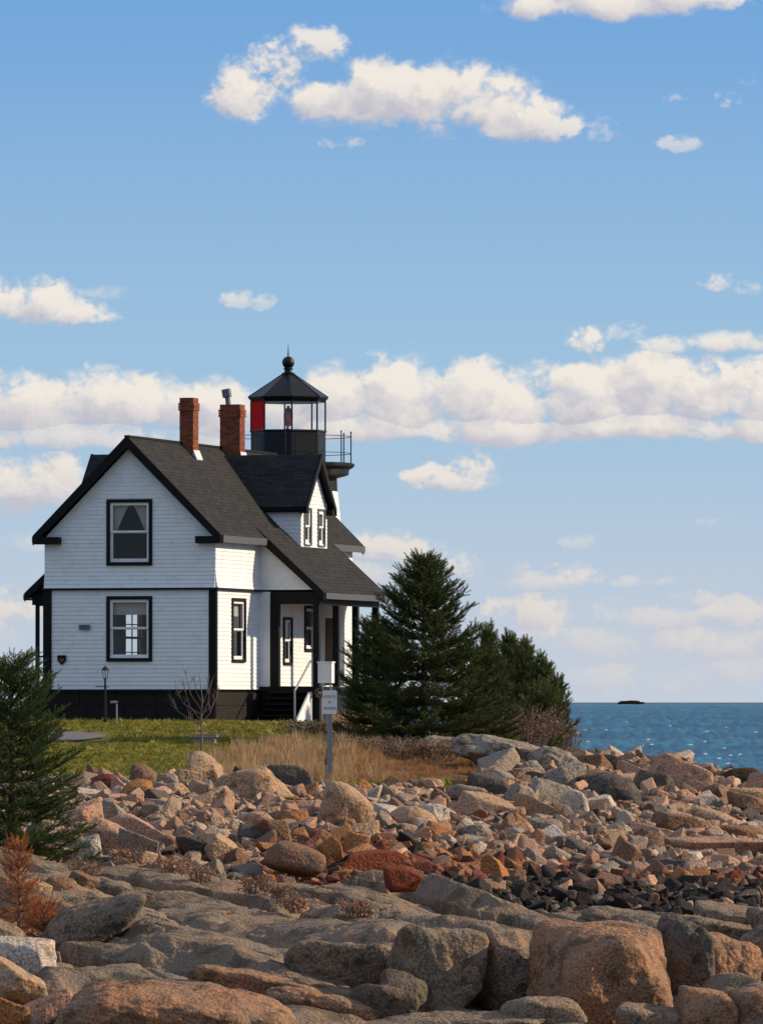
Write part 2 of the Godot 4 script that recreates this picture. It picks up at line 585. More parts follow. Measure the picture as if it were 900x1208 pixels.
func indexed(P: PackedVector3Array, C: PackedColorArray, I: PackedInt32Array) -> ArrayMesh:
	var arr := []
	arr.resize(Mesh.ARRAY_MAX)
	arr[Mesh.ARRAY_VERTEX] = P
	if C.size(): arr[Mesh.ARRAY_COLOR] = C
	arr[Mesh.ARRAY_INDEX] = I
	# smooth normals
	var N := PackedVector3Array()
	N.resize(P.size())
	for t in range(0, I.size(), 3):
		var a := I[t]; var b := I[t + 1]; var c := I[t + 2]
		var n := (P[a] - P[c]).cross(P[a] - P[b])
		N[a] += n; N[b] += n; N[c] += n
	for i in N.size(): N[i] = N[i].normalized()
	arr[Mesh.ARRAY_NORMAL] = N
	var me := ArrayMesh.new()
	me.add_surface_from_arrays(Mesh.PRIMITIVE_TRIANGLES, arr)
	return me

# ---------------------------------------------------------------- ground
const GU := [-300.0, 0.0, 200.0, 400.0, 550.0, 670.0, 800.0, 900.0, 1100.0]
const GD := [80.0, 92.0, 100.0, 108.0, 114.0, 118.0, 122.0, 130.0, 138.0, 146.0, 154.0, 162.0, 170.0, 178.0, 186.0, 200.0, 215.0, 232.0, 255.0, 290.0]
const GV := [
	[1330, 1330, 1330, 1345, 1350, 1360, 1360, 1360, 1360],
	[1235, 1235, 1240, 1255, 1260, 1260, 1260, 1260, 1260],
	[1150, 1150, 1155, 1165, 1165, 1165, 1170, 1170, 1170],
	[1082, 1082, 1086, 1090, 1098, 1106, 1108, 1108, 1108],
	[1035, 1035, 1040, 1055, 1080, 1092, 1098, 1098, 1098],
	[1016, 1016, 1020, 1032, 1058, 1078, 1086, 1088, 1088],
	[1006, 1006, 1010, 1030, 1056, 1074, 1082, 1082, 1082],
	[972, 972, 975, 996, 1018, 1036, 1045, 1048, 1048],
	[942, 942, 945, 958, 976, 990, 1005, 1015, 1015],
	[924, 924, 926, 932, 944, 955, 972, 985, 985],
	[906, 904, 906, 914, 922, 932, 947, 960, 960],
	[891, 888, 890, 895, 903, 912, 924, 942, 942],
	[877, 873, 874, 878, 888, 896, 907, 932, 936],
	[863, 859, 859, 862, 878, 889, 899, 927, 936],
	[852, 850, 850, 852, 872, 885, 896, 932, 945],
	[849, 849, 849, 849, 868, 886, 903, 945, 965],
	[848, 848, 848, 849, 872, 905, 940, 985, 1010],
	[850, 850, 850, 856, 905, 970, 1010, 1040, 1060],
	[860, 860, 860, 900, 980, 1050, 1070, 1080, 1090],
	[1060, 1060, 1060, 1060, 1070, 1070, 1070, 1070, 1070],
]

func gv(u: float, d: float) -> float:
	var i := 0
	u = clampf(u, GU[0], GU[GU.size() - 1])
	while i < GU.size() - 2 and u > GU[i + 1]: i += 1
	var j := 0
	d = clampf(d, GD[0], GD[GD.size() - 1])
	while j < GD.size() - 2 and d > GD[j + 1]: j += 1
	var s: float = (u - GU[i]) / (GU[i + 1] - GU[i])
	s = s * s * (3.0 - 2.0 * s) * 0.5 + s * 0.5
	var t: float = (d - GD[j]) / (GD[j + 1] - GD[j])
	return lerpf(lerpf(GV[j][i], GV[j][i + 1], s), lerpf(GV[j + 1][i], GV[j + 1][i + 1], s), t)

func gy(x: float, z: float) -> float:
	var d := maxf(-z, 20.0)
	if d < 80.0:
		return maxf(-2.0, gy(x, -80.0) - (80.0 - d) * 0.25)
	return EYE + (829.0 - gv(450.0 + F * x / d, d)) / F * minf(d, 300.0) - 0.32 * smoothstep(126.0, 119.0, d)

# the depth at which the ground shows at picture height v, along the heading u
func depth_of(u: float, v: float) -> float:
	var d := 80.0
	while d < 215.0 and gv(u, d) > v: d += 0.5
	return d

func zone(u: float, d: float, wob: float) -> int:   # 0 lawn, 1 dry grass, 2 rubble, 3 dark tidal, 4 rust
	var dd := d + wob * 5.0
	var uu := u + wob * 80.0
	var edge := 147.0
	if uu > 400: edge = lerpf(146.0, 151.0, clampf((uu - 400.0) / 160.0, 0, 1))
	if uu > 560: edge = lerpf(151.0, 182.0, clampf((uu - 560.0) / 100.0, 0, 1))
	if uu > 660: edge = 400.0
	if dd > edge:
		if uu > 400 and uu < 520 and dd < edge + 4.0: return 0
		if uu > 255 and dd < 171.0 + wob * 8.0 - (330.0 - minf(uu, 330.0)) * 0.1: return 1
		return 1 if uu > 380 else 0
	var v := gv(u, d)
	var line := lerpf(990.0, 1036.0, clampf((u - 400.0) / 320.0, 0, 1))
	if u > 310 and v > line + wob * 16.0: return 3 if u > 590.0 + wob * 60.0 and v > line + 10.0 + wob * 30.0 or v > line + 34.0 + wob * 20.0 and u > 470.0 else 4
	return 2

func make_ground() -> void:
	var xs := PackedFloat32Array()
	var x := -46.0
	while x <= 46.0:
		xs.append(x)
		x += 0.22 if absf(x) < 12.5 else 1.2
	var ds := PackedFloat32Array()
	var d := 40.0
	while d <= 300.0:
		ds.append(d)
		d += 3.0 if d < 88.0 or d > 225.0 else 0.4
	var P := PackedVector3Array()
	var C := PackedColorArray()
	var I := PackedInt32Array()
	for dd in ds:
		for xx in xs:
			var u := 450.0 + F * xx / dd
			var wob := fbm.get_noise_2d(xx * 0.25, dd * 0.12)
			var z := zone(u, dd, wob)
			var c: Color
			var n := fbm.get_noise_2d(xx * 1.1 + 40.0, dd * 0.9)
			var bumpy := 0.03
			if z == 0:
				c = Color(0.14, 0.14, 0.025).lerp(Color(0.31, 0.23, 0.06), clampf(0.45 + n * 1.6, 0, 1))
			elif z == 1:
				c = Color(0.17, 0.075, 0.03).lerp(Color(0.29, 0.135, 0.055), clampf(0.5 + n, 0, 1))
				bumpy = 0.07
			elif z == 2:
				c = Color(0.12, 0.085, 0.062)
				bumpy = 0.12
			elif z == 3:
				c = Color(0.012, 0.009, 0.007)
				bumpy = 0.12
			else:
				c = Color(0.10, 0.032, 0.018)
				bumpy = 0.12
			var hx := 0.0 if dd > 176.0 and dd < 205.0 and u < 440 else n * bumpy
			P.append(Vector3(xx, gy(xx, -dd) + hx - 0.5 * smoothstep(121.0, 117.0, dd), -dd))
			C.append(c)
	var nc := xs.size()
	for j in ds.size() - 1:
		for i in nc - 1:
			var a := j * nc + i
			I.append_array(PackedInt32Array([a, a + nc, a + 1, a + 1, a + nc, a + nc + 1]))
	var o := put_mesh(indexed(P, C, I), "ground", M.ground, self)
	tag(o, "grassy point sloping down to a rubble shore", "ground", "", "structure")

# ---------------------------------------------------------------- rocks
func ico_dirs(level: int) -> Array:
	if ico.has(level): return ico[level]
	var V := PackedVector3Array()
	var T := PackedInt32Array()
	if level == 0:
		var t := (1.0 + sqrt(5.0)) / 2.0
		for p in [[-1, t, 0], [1, t, 0], [-1, -t, 0], [1, -t, 0], [0, -1, t], [0, 1, t], [0, -1, -t], [0, 1, -t], [t, 0, -1], [t, 0, 1], [-t, 0, -1], [-t, 0, 1]]:
			V.append(Vector3(p[0], p[1], p[2]).normalized())
		T = PackedInt32Array([0, 5, 11, 0, 1, 5, 0, 7, 1, 0, 10, 7, 0, 11, 10, 1, 9, 5, 5, 4, 11, 11, 2, 10, 10, 6, 7, 7, 8, 1, 3, 4, 9, 3, 2, 4, 3, 6, 2, 3, 8, 6, 3, 9, 8, 4, 5, 9, 2, 11, 4, 6, 10, 2, 8, 7, 6, 9, 1, 8])
	else:
		var prev := ico_dirs(level - 1)
		V = prev[0].duplicate()
		var mids := {}
		var old: PackedInt32Array = prev[1]
		for i in range(0, old.size(), 3):
			var q := [old[i], old[i + 1], old[i + 2]]
			var m := []
			for e in 3:
				var a: int = q[e]
				var b: int = q[(e + 1) % 3]
				var key := mini(a, b) * 100000 + maxi(a, b)
				if not mids.has(key):
					mids[key] = V.size()
					V.append((V[a] + V[b]).normalized())
				m.append(mids[key])
			T.append_array(PackedInt32Array([q[0], m[0], m[2], q[1], m[1], m[0], q[2], m[2], m[1], m[0], m[1], m[2]]))
	ico[level] = [V, T]
	return ico[level]

# a rock of half sizes `dims`: a body cut by random planes; `sharp` is the hardness of its edges, `rough` the size of its unevenness, `lichen` the share of dark lichen
func rock_mesh(sd: int, dims: Vector3, sharp: float, rough: float, level: int, lichen: float, boxy := 0.6) -> ArrayMesh:
	var r := RandomNumberGenerator.new()
	r.seed = sd * 7919 + 13
	var N := PackedVector3Array()
	var H := PackedFloat32Array()
	for s in [Vector3.RIGHT, Vector3.LEFT, Vector3.UP, Vector3.DOWN, Vector3.BACK, Vector3.FORWARD]:
		var j := Vector3(r.randf_range(-1, 1), r.randf_range(-1, 1), r.randf_range(-1, 1)) * (1.0 - boxy)
		N.append((s + j * 0.8).normalized())
		H.append(r.randf_range(0.82, 1.0))
	for k in 7:
		var v := Vector3(r.randfn(), r.randfn(), r.randfn()).normalized()
		N.append(v)
		H.append(r.randf_range(0.86, 1.12))
	var g := ico_dirs(level)
	var V: PackedVector3Array = g[0]
	var P := PackedVector3Array()
	var C := PackedColorArray()
	P.resize(V.size())
	C.resize(V.size())
	var off := Vector3(r.randf(), r.randf(), r.randf()) * 60.0
	var mean := (dims.x + dims.y + dims.z) / 3.0
	var big := level >= 4
	var np := N.size()
	for i in V.size():
		var d := V[i]
		var s := 0.0
		for k in np:
			var q := d.dot(N[k])
			if q > 0.05: s += pow(q / H[k], sharp)
		var rad := pow(s, -1.0 / sharp)
		var n1 := fbm.get_noise_3dv(d * 1.3 + off)
		rad *= 1.0 + n1 * rough
		var p := d * rad * dims
		if big:
			var q := p + off
			p += d * (fbm.get_noise_3dv(q * 1.7) * 0.13 + fine.get_noise_3dv(q * 6.0) * 0.028) * clampf(mean, 0.15, 0.9) * (0.35 + rough * 3.0)
		P[i] = p
		var pt := fbm.get_noise_3dv(p * (2.2 / maxf(mean, 0.2)) + off * 1.7)
		var warm := fine.get_noise_3dv(p * (1.1 / maxf(mean, 0.2)) - off)
		var c := Color(0.80 + warm * 0.22, 0.80 + warm * 0.05, 0.80 - warm * 0.08)
		if lichen > 0.0:
			var l := smoothstep(0.30 - lichen * 0.6, 0.42 - lichen * 0.6, pt + fine.get_noise_3dv(p * 9.0 + off) * 0.25)
			c = c.lerp(Color(0.36, 0.385, 0.375), l * 0.85)
		C[i] = c
	return indexed(P, C, g[1])

func rock_basis(roll: float, yaw: float, pitch := 0.0) -> Basis:
	return Basis(Vector3.FORWARD, deg_to_rad(roll)) * Basis(Vector3.UP, deg_to_rad(yaw)) * Basis(Vector3.RIGHT, deg_to_rad(pitch))

# ---------------------------------------------------------------- bedrock ledge in the foreground
# u, v, half width, half height, clockwise tilt, yaw, depth thickness factor, tone, sharpness, lichen
const SLABS := [
	[510, 1152, 48, 62, 0, 14, 0.9, "bedrock", 10, 0.12], [594, 1148, 47, 54, 2, 12, 1.0, "bedrock", 13, 0.12], [714, 1160, 76, 66, 3, 14, 0.9, "bedrock_orange", 15, 0.12],
	[806, 1152, 30, 62, -4, 10, 1.0, "bedrock_dark", 6.5, 0.15], [850, 1146, 46, 48, 4, 15, 1.0, "bedrock_orange", 6.5, 0.1], [905, 1140, 34, 50, 0, 10, 1.0, "bedrock", 6.5, 0.15],
	[760, 1092, 95, 14, 9, 0, 1.4, "bedrock", 6.5, 0.2], [806, 1108, 80, 17, 14, 5, 1.4, "bedrock", 6.5, 0.2], [856, 1104, 74, 18, 14, 8, 1.4, "bedrock", 6.5, 0.15], [874, 1087, 60, 14, 9, 0, 1.4, "bedrock", 6.5, 0.15],
	[832, 1200, 34, 36, 3, 8, 1.0, "bedrock_orange", 12, 0.05], [893, 1198, 34, 34, 2, 8, 1.0, "bedrock_orange", 14, 0.05], [400, 1150, 70, 34, 4, 12, 0.9, "bedrock", 5.0, 0.1], [437, 1108, 30, 20, 12, 20, 1.0, "bedrock", 5.0, 0.15],
	[445, 1190, 34, 30, 10, 20, 1.0, "bedrock_dark", 5.0, 0.1], [475, 1180, 30, 34, 10, 10, 1.0, "bedrock_dark", 6.5, 0.1],
	[560, 1208, 120, 14, 2, 0, 1.2, "bedrock", 6.5, 0.1], [95, 1098, 48, 34, -4, 15, 1.0, "bedrock", 5.0, 0.15], 
	[190, 1204, 155, 42, 6, 0, 1.2, "bedrock_orange", 3.2, 0.15], [310, 1170, 92, 24, 18, 8, 1.2, "bedrock_orange", 5.0, 0.15], [385, 1196, 72, 22, 20, 0, 1.2, "bedrock_orange", 5.0, 0.1],
	[-30, 1110, 60, 40, 4, 0, 1.0, "bedrock", 5.0, 0.2], [640, 1202, 50, 24, 5, 10, 1.0, "bedrock", 6.5, 0.1], [765, 1208, 40, 22, 5, 10, 1.0, "bedrock", 6.5, 0.1], [950, 1110, 60, 30, 8, 0, 1.0, "bedrock", 6.5, 0.2],
]

func make_bedrock() -> void:
	var P := PackedVector3Array()
	var C := PackedColorArray()
	var I := PackedInt32Array()
	var nx := 430
	var nz := 420
	var val := FastNoiseLite.new()
	val.seed = 5
	val.noise_type = FastNoiseLite.TYPE_CELLULAR
	val.frequency = 1.0
	val.fractal_type = FastNoiseLite.FRACTAL_NONE
	val.cellular_return_type = FastNoiseLite.RETURN_CELL_VALUE
	for j in nz + 1:
		var d := lerpf(90.0, 120.5, float(j) / nz)
		for i in nx + 1:
			var x := lerpf(-11.0, 14.0, float(i) / nx)
			var n := fbm.get_noise_3d(x * 0.4, 3.0, d * 0.3)
			# joints run toward the water, down to the right
			var wx := x + n * 0.9
			var wd := d + fbm.get_noise_3d(x * 0.5, 8.0, d * 0.4) * 1.6
			var q1 := (wx * 0.45 - wd * 0.89) / 13.0
			var q2 := (wx * 0.89 + wd * 0.45) / 2.4
			var e := cell.get_noise_2d(q1, q2) + 1.0
			var e2 := cell.get_noise_2d(q1 * 4.2 + 30.0, q2 * 0.9) + 1.0
			var y := gy(x, -d) + 0.26 * smoothstep(126.0, 119.0, d) + n * 0.16 + val.get_noise_2d(q1, q2) * 0.24 + smoothstep(0.0, 0.8, e) * 0.44 - (1.0 - smoothstep(0.0, 0.07, e)) * 0.42 - 0.08 - (1.0 - smoothstep(0.0, 0.04, e2)) * 0.09
			y += fbm.get_noise_3d(x * 1.3, 1.0, d * 0.9) * 0.05 + fine.get_noise_3d(x * 7.0, 0, d * 7.0) * 0.014
			var sx := (x - 0.35 - (103.0 - d) * 0.12) / 1.5
			var sz := (d - 102.5) / (1.9 if d < 102.5 else 6.0)
			y += 0.62 * exp(-sx * sx - sz * sz)
			if j == nz: y -= 0.6
			P.append(Vector3(x, y, -d))
			var l := smoothstep(0.10, 0.22, fbm.get_noise_3d(x * 1.3, 9.0, d * 1.1) + fine.get_noise_3d(x * 9.0, 0, d * 9.0) * 0.25)
			var warm := fbm.get_noise_3d(x * 0.7, 20.0, d * 0.5)
			C.append(Color(0.78 + warm * 0.25, 0.78 + warm * 0.06, 0.78 - warm * 0.08).lerp(Color(0.36, 0.39, 0.36), l * 0.8))
	for j in nz:
		for i in nx:
			var a := j * (nx + 1) + i
			var b := a + nx + 1
			I.append_array(PackedInt32Array([a, b, a + 1, a + 1, b, b + 1]))
	var o := put_mesh(indexed(P, C, I), "bedrock", M.rock_bedrock, self)
	tag(o, "weathered granite bedrock ledge along the shore", "bedrock", "", "structure")
	var k := 0
	for s in SLABS:
		k += 1
		var d := depth_of(s[0], minf(s[1] + s[3] * 0.55, 1230.0))
		if d < 84.0: d = 84.0
		var px := d / F
		var hw: float = s[2] * px
		var hh: float = s[3] * px
		var dims := Vector3(hw, hh, (hw * 0.35 + hh * 0.9) * s[6])
		var lev := 5 if s[2] * s[3] > 1500 else 4
		var me := rock_mesh(100 + k, dims * (1.06 if s[8] < 9.0 else 1.04), s[8], 0.10 if s[8] < 7.0 else 0.06, lev, s[9] + 0.08, 0.6 if s[8] < 7.0 else 0.8)
		var q := put_mesh(me, "slab", M["rock_" + s[7]], o)
		q.position = at(s[0], s[1], d + dims.z * 0.35)
		q.basis = rock_basis(s[4], s[5])

# ---------------------------------------------------------------- loose boulders
# u, v, half width, half height, tilt, tone, sharpness, lichen, label
const BOULDERS := [
	[415, 958, 40, 29, 12, "tan", 5, 0.05, "large smooth egg shaped boulder below the sign post"],
	[292, 928, 35, 24, -3, "tan", 8, 0.2, "bulky pale tan boulder with a flat grey top at the lawn edge"],
	[345, 922, 30, 19, 14, "slate", 8, 0.1, "dark grey wedge of rock just behind the bulky tan boulder"],
	[241, 917, 20, 23, -6, "tan", 11, 0.1, "tall pointed tan rock standing beside the bare sapling"],
	[219, 924, 13, 14, 5, "tan", 14, 0.0, "small square tan block leaning on the tall pointed rock"],
	[199, 927, 14, 15, -2, "grey", 22, 0.0, "square grey block with a flat sunlit face at the lawn edge"],
	[170, 921, 20, 18, 14, "brown", 7, 0.25, "rounded brown boulder with a lichen spotted top beside the square block"],
	[128, 922, 30, 13, 6, "rust", 6, 0.1, "long rounded reddish boulder at the edge of the lawn"],
	[162, 934, 22, 14, 12, "orange", 7, 0.1, "orange faced boulder in front of the rounded brown one"],
	[88, 939, 42, 8, 3, "pale", 18, 0.0, "long pale flat slab lying beside the green spruce"],
	[98, 925, 24, 7, 10, "pale", 10, 0.3, "low whitish slab behind the long pale one"],
	[170, 985, 42, 15, 26, "pink", 14, 0.0, "long pink slab tilted across the rubble bank"],
	[128, 988, 24, 20, 10, "pink", 12, 0.1, "squat pink block beside the long tilted slab"],
	[108, 1000, 11, 13, 0, "pale", 14, 0.1, "upright pale oval faced block above the ledge"],
	[165, 999, 22, 14, 16, "grey", 16, 0.1, "grey pointed block lying on the ledge edge under the tilted slab"],
	[232, 998, 24, 14, 6, "slate", 12, 0.0, "dark slate coloured block above the ledge"],
	[262, 1003, 20, 15, 20, "tan", 15, 0.0, "tan wedge beside the dark slate coloured block"],
	[298, 990, 18, 14, 10, "slate", 14, 0.0, "bluish dark triangular block in the middle of the bank"],
	[330, 988, 12, 22, -30, "brown", 16, 0.0, "narrow brown shard leaning beside the bluish block"],
	[352, 1013, 38, 19, 6, "brown", 7, 0.0, "big brown boulder with an ochre end above the ledge"],
	[392, 1005, 12, 17, -14, "orange", 16, 0.0, "upright orange shard next to the big brown boulder"],
	[417, 1000, 16, 18, 20, "orange", 12, 0.0, "orange topped boulder beside the upright orange shard"],
	[440, 1017, 26, 15, 4, "rust", 13, 0.0, "rusty red block among the red stones"],
	[473, 1035, 20, 15, -8, "rust", 14, 0.0, "dark red block standing over the ledge"],
	[452, 1002, 13, 12, 0, "orange", 14, 0.0, "orange cube shaped block above the rusty red one"],
	[584, 1028, 11, 17, -10, "orange", 18, 0.0, "bright orange upright shard among black stones"],
	[523, 1012, 16, 9, 30, "orange", 8, 0.0, "small tilted orange cobble among the red stones"],
	[486, 966, 36, 17, 10, "tan", 6, 0.05, "long smooth tan boulder beside the egg shaped one"],
	[505, 927, 20, 13, 0, "tan", 7, 0.1, "round tan boulder at the foot of the dry grass"],
	[545, 938, 22, 11, 14, "grey", 7, 0.1, "low grey boulder at the foot of the dry grass"],
	[575, 930, 28, 16, -4, "slate", 10, 0.1, "dark wedge boulder below the grassy outcrop"],
	[572, 954, 30, 16, 12, "tan", 10, 0.05, "broad tan boulder below the dark wedge one"],
	[562, 984, 17, 13, 0, "grey", 8, 0.15, "roundish pinkish grey boulder in the rubble"],
	[612, 942, 14, 18, 8, "grey", 10, 0.15, "upright grey block beside the dark wedge boulder"],
	[644, 938, 26, 19, 14, "grey", 9, 0.1, "grey and white veined boulder under the outcrop"],
	[637, 962, 30, 12, 30, "tan", 16, 0.0, "long tan beam of rock tilted toward the sea"],
	[660, 962, 12, 16, 10, "brown", 7, 0.1, "small brown boulder propping the long tan beam"],
	[645, 976, 22, 13, 5, "grey", 7, 0.25, "lichened grey boulder under the long tan beam"],
	[679, 948, 18, 17, 0, "pale", 6, 0.05, "round pale grey boulder beside the big grey one"],
	[710, 952, 15, 15, -18, "pale", 14, 0.0, "pale angular block leaning on the big grey boulder"],
	[722, 932, 40, 24, 6, "slate", 5, 0.25, "big smooth dark grey boulder on the upper bank"],
	[693, 925, 16, 14, 0, "slate", 13, 0.0, "dark angular block with a pale edge on the big grey boulder"],
	[730, 905, 26, 10, 24, "slate", 16, 0.0, "dark tilted slab on the crest of the bank"],
	[700, 903, 18, 12, 8, "brown", 9, 0.1, "brown boulder on the crest beside the dark tilted slab"],
	[797, 922, 38, 20, 12, "pink", 11, 0.1, "big pink slab sided boulder near the crest"],
	[768, 926, 22, 17, 0, "slate", 10, 0.1, "dark boulder pressed against the big pink one"],
	[783, 950, 34, 10, 4, "brown", 7, 0.2, "low brown boulder under the big pink one"],
	[842, 938, 15, 12, -20, "brown", 12, 0.1, "small brown block beside the flat tan rock"],
	[868, 938, 44, 13, 2, "tan", 6, 0.05, "flat tan rock shelving toward the sea"],
	[885, 953, 24, 15, 14, "brown", 10, 0.1, "brown wedge lying on the flat tan rock"],
	[872, 918, 30, 15, 0, "seaweed", 6, 0.0, "brown weed covered boulder against the sea"],
	[826, 913, 20, 9, 8, "seaweed", 7, 0.0, "low brown weedy rock on the crest near the sea"],
	[796, 974, 24, 17, 6, "brown", 11, 0.1, "brown pyramid shaped boulder in the rubble bank"],
	[764, 965, 13, 12, 0, "grey", 5, 0.1, "small round grey boulder beside the brown pyramid"],
	[768, 984, 28, 10, 8, "pink", 11, 0.05, "low pink block in front of the brown pyramid boulder"],
	[848, 968, 42, 13, 16, "tan", 7, 0.05, "long smooth tan rock sloping toward the sea"],
	[862, 982, 34, 12, 8, "brown", 7, 0.0, "reddish brown rock under the long smooth one"],
	[850, 1000, 60, 14, 3, "pink", 8, 0.05, "broad flat pink rock shelf above the black stones"],
	[795, 1024, 44, 11, 3, "slate", 15, 0.0, "flat dark slab with a sunlit top edge above the black stones"],
	[735, 1012, 14, 20, 24, "brown", 16, 0.0, "tall brown shard leaning above the black stones"],
	[812, 1013, 14, 7, 0, "pale", 9, 0.0, "small whitish boulder on the flat dark slab"],
	[796, 1010, 13, 7, 10, "pale", 9, 0.0, "pale grey cobble beside the small whitish boulder"],
	[26, 1128, 38, 20, 8, "pale", 15, 0.15, "pale angular block under the dead orange sapling"],
	[20, 1161, 34, 20, 14, "tan", 12, 0.1, "tan wedge shaped block below the pale angular one"],
	[56, 1193, 36, 18, -18, "pink", 13, 0.05, "pointed pink block on the ledge below the tan wedge"],
	[6, 1200, 32, 20, 8, "orange", 14, 0.05, "orange brown block under the pointed pink one"],
	[72, 1046, 22, 15, 10, "brown", 7, 0.3, "rounded brown rock behind the dead orange sapling"],
	[44, 1052, 18, 14, 0, "tan", 12, 0.1, "cracked tan block beside the dead orange sapling"],
	[95, 1040, 17, 12, 20, "brown", 8, 0.25, "small brown rock at the upper end of the ledge"],
]

func short_label(full: String) -> String:
	var out := full
	for w in [" at ", " with ", " below ", " beside ", " behind ", " right ", " standing ", " leaning ", " lying ", " in ", " above ", " among ", " under ", " next ", " tilted ", " on ", " pressed ", " propping ", " shelving ", " sloping ", " against ", " near ", " faced "]:
		var k := full.find(w)
		if k > 6 and k < out.length(): out = full.substr(0, k)
	return out

func make_rubble() -> void:
	var k := 0
	# the humped outcrop at the edge of the dry grass is part of the bedrock
	var led: Node = get_node("bedrock")
	for s in [[615, 897, 80, 24, 14, 0.7], [560, 885, 60, 14, 6, 0.8], [660, 905, 40, 20, 24, 0.8], [470, 872, 60, 10, 2, 0.8]]:
		k += 1
		var d := depth_of(s[0], s[1] + s[3] * 0.6)
		var px := d / F
		var dims := Vector3(s[2] * px, s[3] * px, s[2] * px * s[5])
		var q := put_mesh(rock_mesh(300 + k, dims, 6.0, 0.14, 5, 0.35, 0.6), "outcrop", M.rock_grey, led)
		q.position = at(s[0], s[1], d + dims.z * 0.5)
		q.basis = rock_basis(s[4], 8)
	var placed := []
	for s in BOULDERS:
		k += 1
		var d := depth_of(s[0], s[1] + s[3] * 0.75)
		var px := d / F
		var dims := Vector3(s[2], s[3], (s[2] + s[3]) * 0.5) * px
		var me := rock_mesh(400 + k, dims * 1.08, maxf(2.6, s[6] * 0.55) if s[6] < 8 else s[6] * 2.2, 0.05, 4, s[7], 0.55)
		var o := put_mesh(me, "boulder", M["rock_" + s[5]], self)
		o.position = at(s[0], s[1] + s[3] * 0.1, d)
		o.basis = rock_basis(s[4], rng.randf_range(-25, 25))
		tag(o, s[8], "boulder")
		placed.append(Vector3(o.position.x, o.position.z, dims.x))
	# variants for the other stones
	var angular := []
	for i in 16: angular.append(rock_mesh(700 + i, Vector3(1.0, rng.randf_range(0.5, 0.85), rng.randf_range(0.6, 0.95)), rng.randf_range(28, 70), 0.035, 4, 0.12 if i % 3 == 0 else 0.0, 0.5))
	for i in 6: angular.append(rock_mesh(730 + i, Vector3(1.0, rng.randf_range(0.6, 0.85), rng.randf_range(0.7, 0.95)), 8.0, 0.06, 4, 0.15, 0.4))
	var small := []
	for i in 10: small.append(rock_mesh(760 + i, Vector3(1.0, rng.randf_range(0.5, 0.85), rng.randf_range(0.6, 0.95)), rng.randf_range(24, 60), 0.03, 3, 0.0, 0.5))
	var names := {
		"pale": "pale granite block", "pink": "pink granite block", "tan": "tan granite block", "brown": "brown granite block", "grey": "grey granite block", "slate": "dark slate grey block",
		"rust": "rust red stone", "orange": "orange stained stone", "dark": "black weedy stone",
	}
	# individual blocks: as many as stay under the limit together with the boulders above
	var tries := 0
	var count := 0
	while count < 228 and tries < 9000:
		tries += 1
		var u := rng.randf_range(-10, 905)
		var v := rng.randf_range(900, 1072)
		var d := depth_of(u, v)
		if d < 121.0 or d > 196.0: continue
		var wob := rng.randf_range(-0.2, 0.2)
		var z := zone(u, d, wob)
		if z < 2: continue
		var p := at(u, v, d)
		p.y = gy(p.x, p.z)
		var px := rng.randf_range(8.5, 19.5)
		if rng.randf() < 0.14: px = rng.randf_range(19.0, 28.0)
		if z >= 3: px = rng.randf_range(7.0, 14.0)
		if u > 430 and z == 2 and v > 975: px *= 0.72
		if d > 168: px *= 0.7
		var size := px * 138.0 / F
		var ok := true
		for q: Vector3 in placed:
			if absf(p.x - q.x) < (size + q.z) * 0.62 and absf(p.z - q.y) < (size + q.z) * 2.0:
				ok = false
				break
		if not ok: continue
		var tone := pick_tone(u, z)
		var o := put_mesh(angular[rng.randi() % angular.size()], "granite_block", M["rock_" + tone], self)
		o.scale = Vector3.ONE
		var b := Basis(Vector3.UP, rng.randf() * TAU) * Basis(Vector3.FORWARD, rng.randf_range(-0.6, 0.6)) * Basis(Vector3.RIGHT, rng.randf_range(-0.5, 0.5))
		o.basis = b.scaled(Vector3.ONE * size)
		o.position = p + Vector3(0, size * 0.38, 0)
		var best := 0
		for q in BOULDERS.size():
			if Vector2(placed[q].x - p.x, (placed[q].y - p.z) * 0.6).length() < Vector2(placed[best].x - p.x, (placed[best].y - p.z) * 0.6).length(): best = q
		var sz := "small" if size < 0.22 else ("medium sized" if size < 0.33 else "large")
		tag(o, "%s %s near the %s" % [sz, names[tone], short_label(BOULDERS[best][8])], "boulder", tone + " stones of the shore")
		placed.append(Vector3(p.x, p.z, size * 0.8))
		count += 1
	# the rest, too many to count
	var lists := []
	for i in small.size(): lists.append([])
	for n in 19000:
		var u := rng.randf_range(-60, 960) if n < 13500 else (rng.randf_range(960, 1400) if n % 3 else rng.randf_range(-350, -60))
		var v := rng.randf_range(893, 1088)
		var d := depth_of(u, v) + rng.randf_range(-1.0, 1.0)
		if d < 119.5 or d > 205.0: continue
		var z := zone(u, d, rng.randf_range(-0.25, 0.25))
		if z < 2: continue
		if z == 2 and rng.randf() < 0.30: continue
		var x := (u - 450.0) / F * d
		var p := Vector3(x, gy(x, -d), -d)
		var size := rng.randf_range(0.05, 0.16)
		if rng.randf() < 0.16: size = rng.randf_range(0.15, 0.25)
		if z == 3: size *= 0.9
		var b := Basis(Vector3.UP, rng.randf() * TAU) * Basis(Vector3.FORWARD, rng.randf_range(-0.7, 0.7)) * Basis(Vector3.RIGHT, rng.randf_range(-0.6, 0.6))
		var c: Color = TONE[pick_tone(u, z)]
		c = c * rng.randf_range(0.75, 1.3)
		lists[rng.randi() % small.size()].append([Transform3D(b.scaled(Vector3.ONE * size), p + Vector3(0, size * rng.randf_range(0.15, 0.6), 0)), c])
	var m := mat("granite_cobbles", Color.WHITE, 0.85, 0.4)
	m.albedo_texture = M.speck
	m.vertex_color_use_as_albedo = true
	m.heightmap_enabled = true
	m.heightmap_texture = M.bump
	m.heightmap_scale = 3.0
	triplanar(m, 0.55)
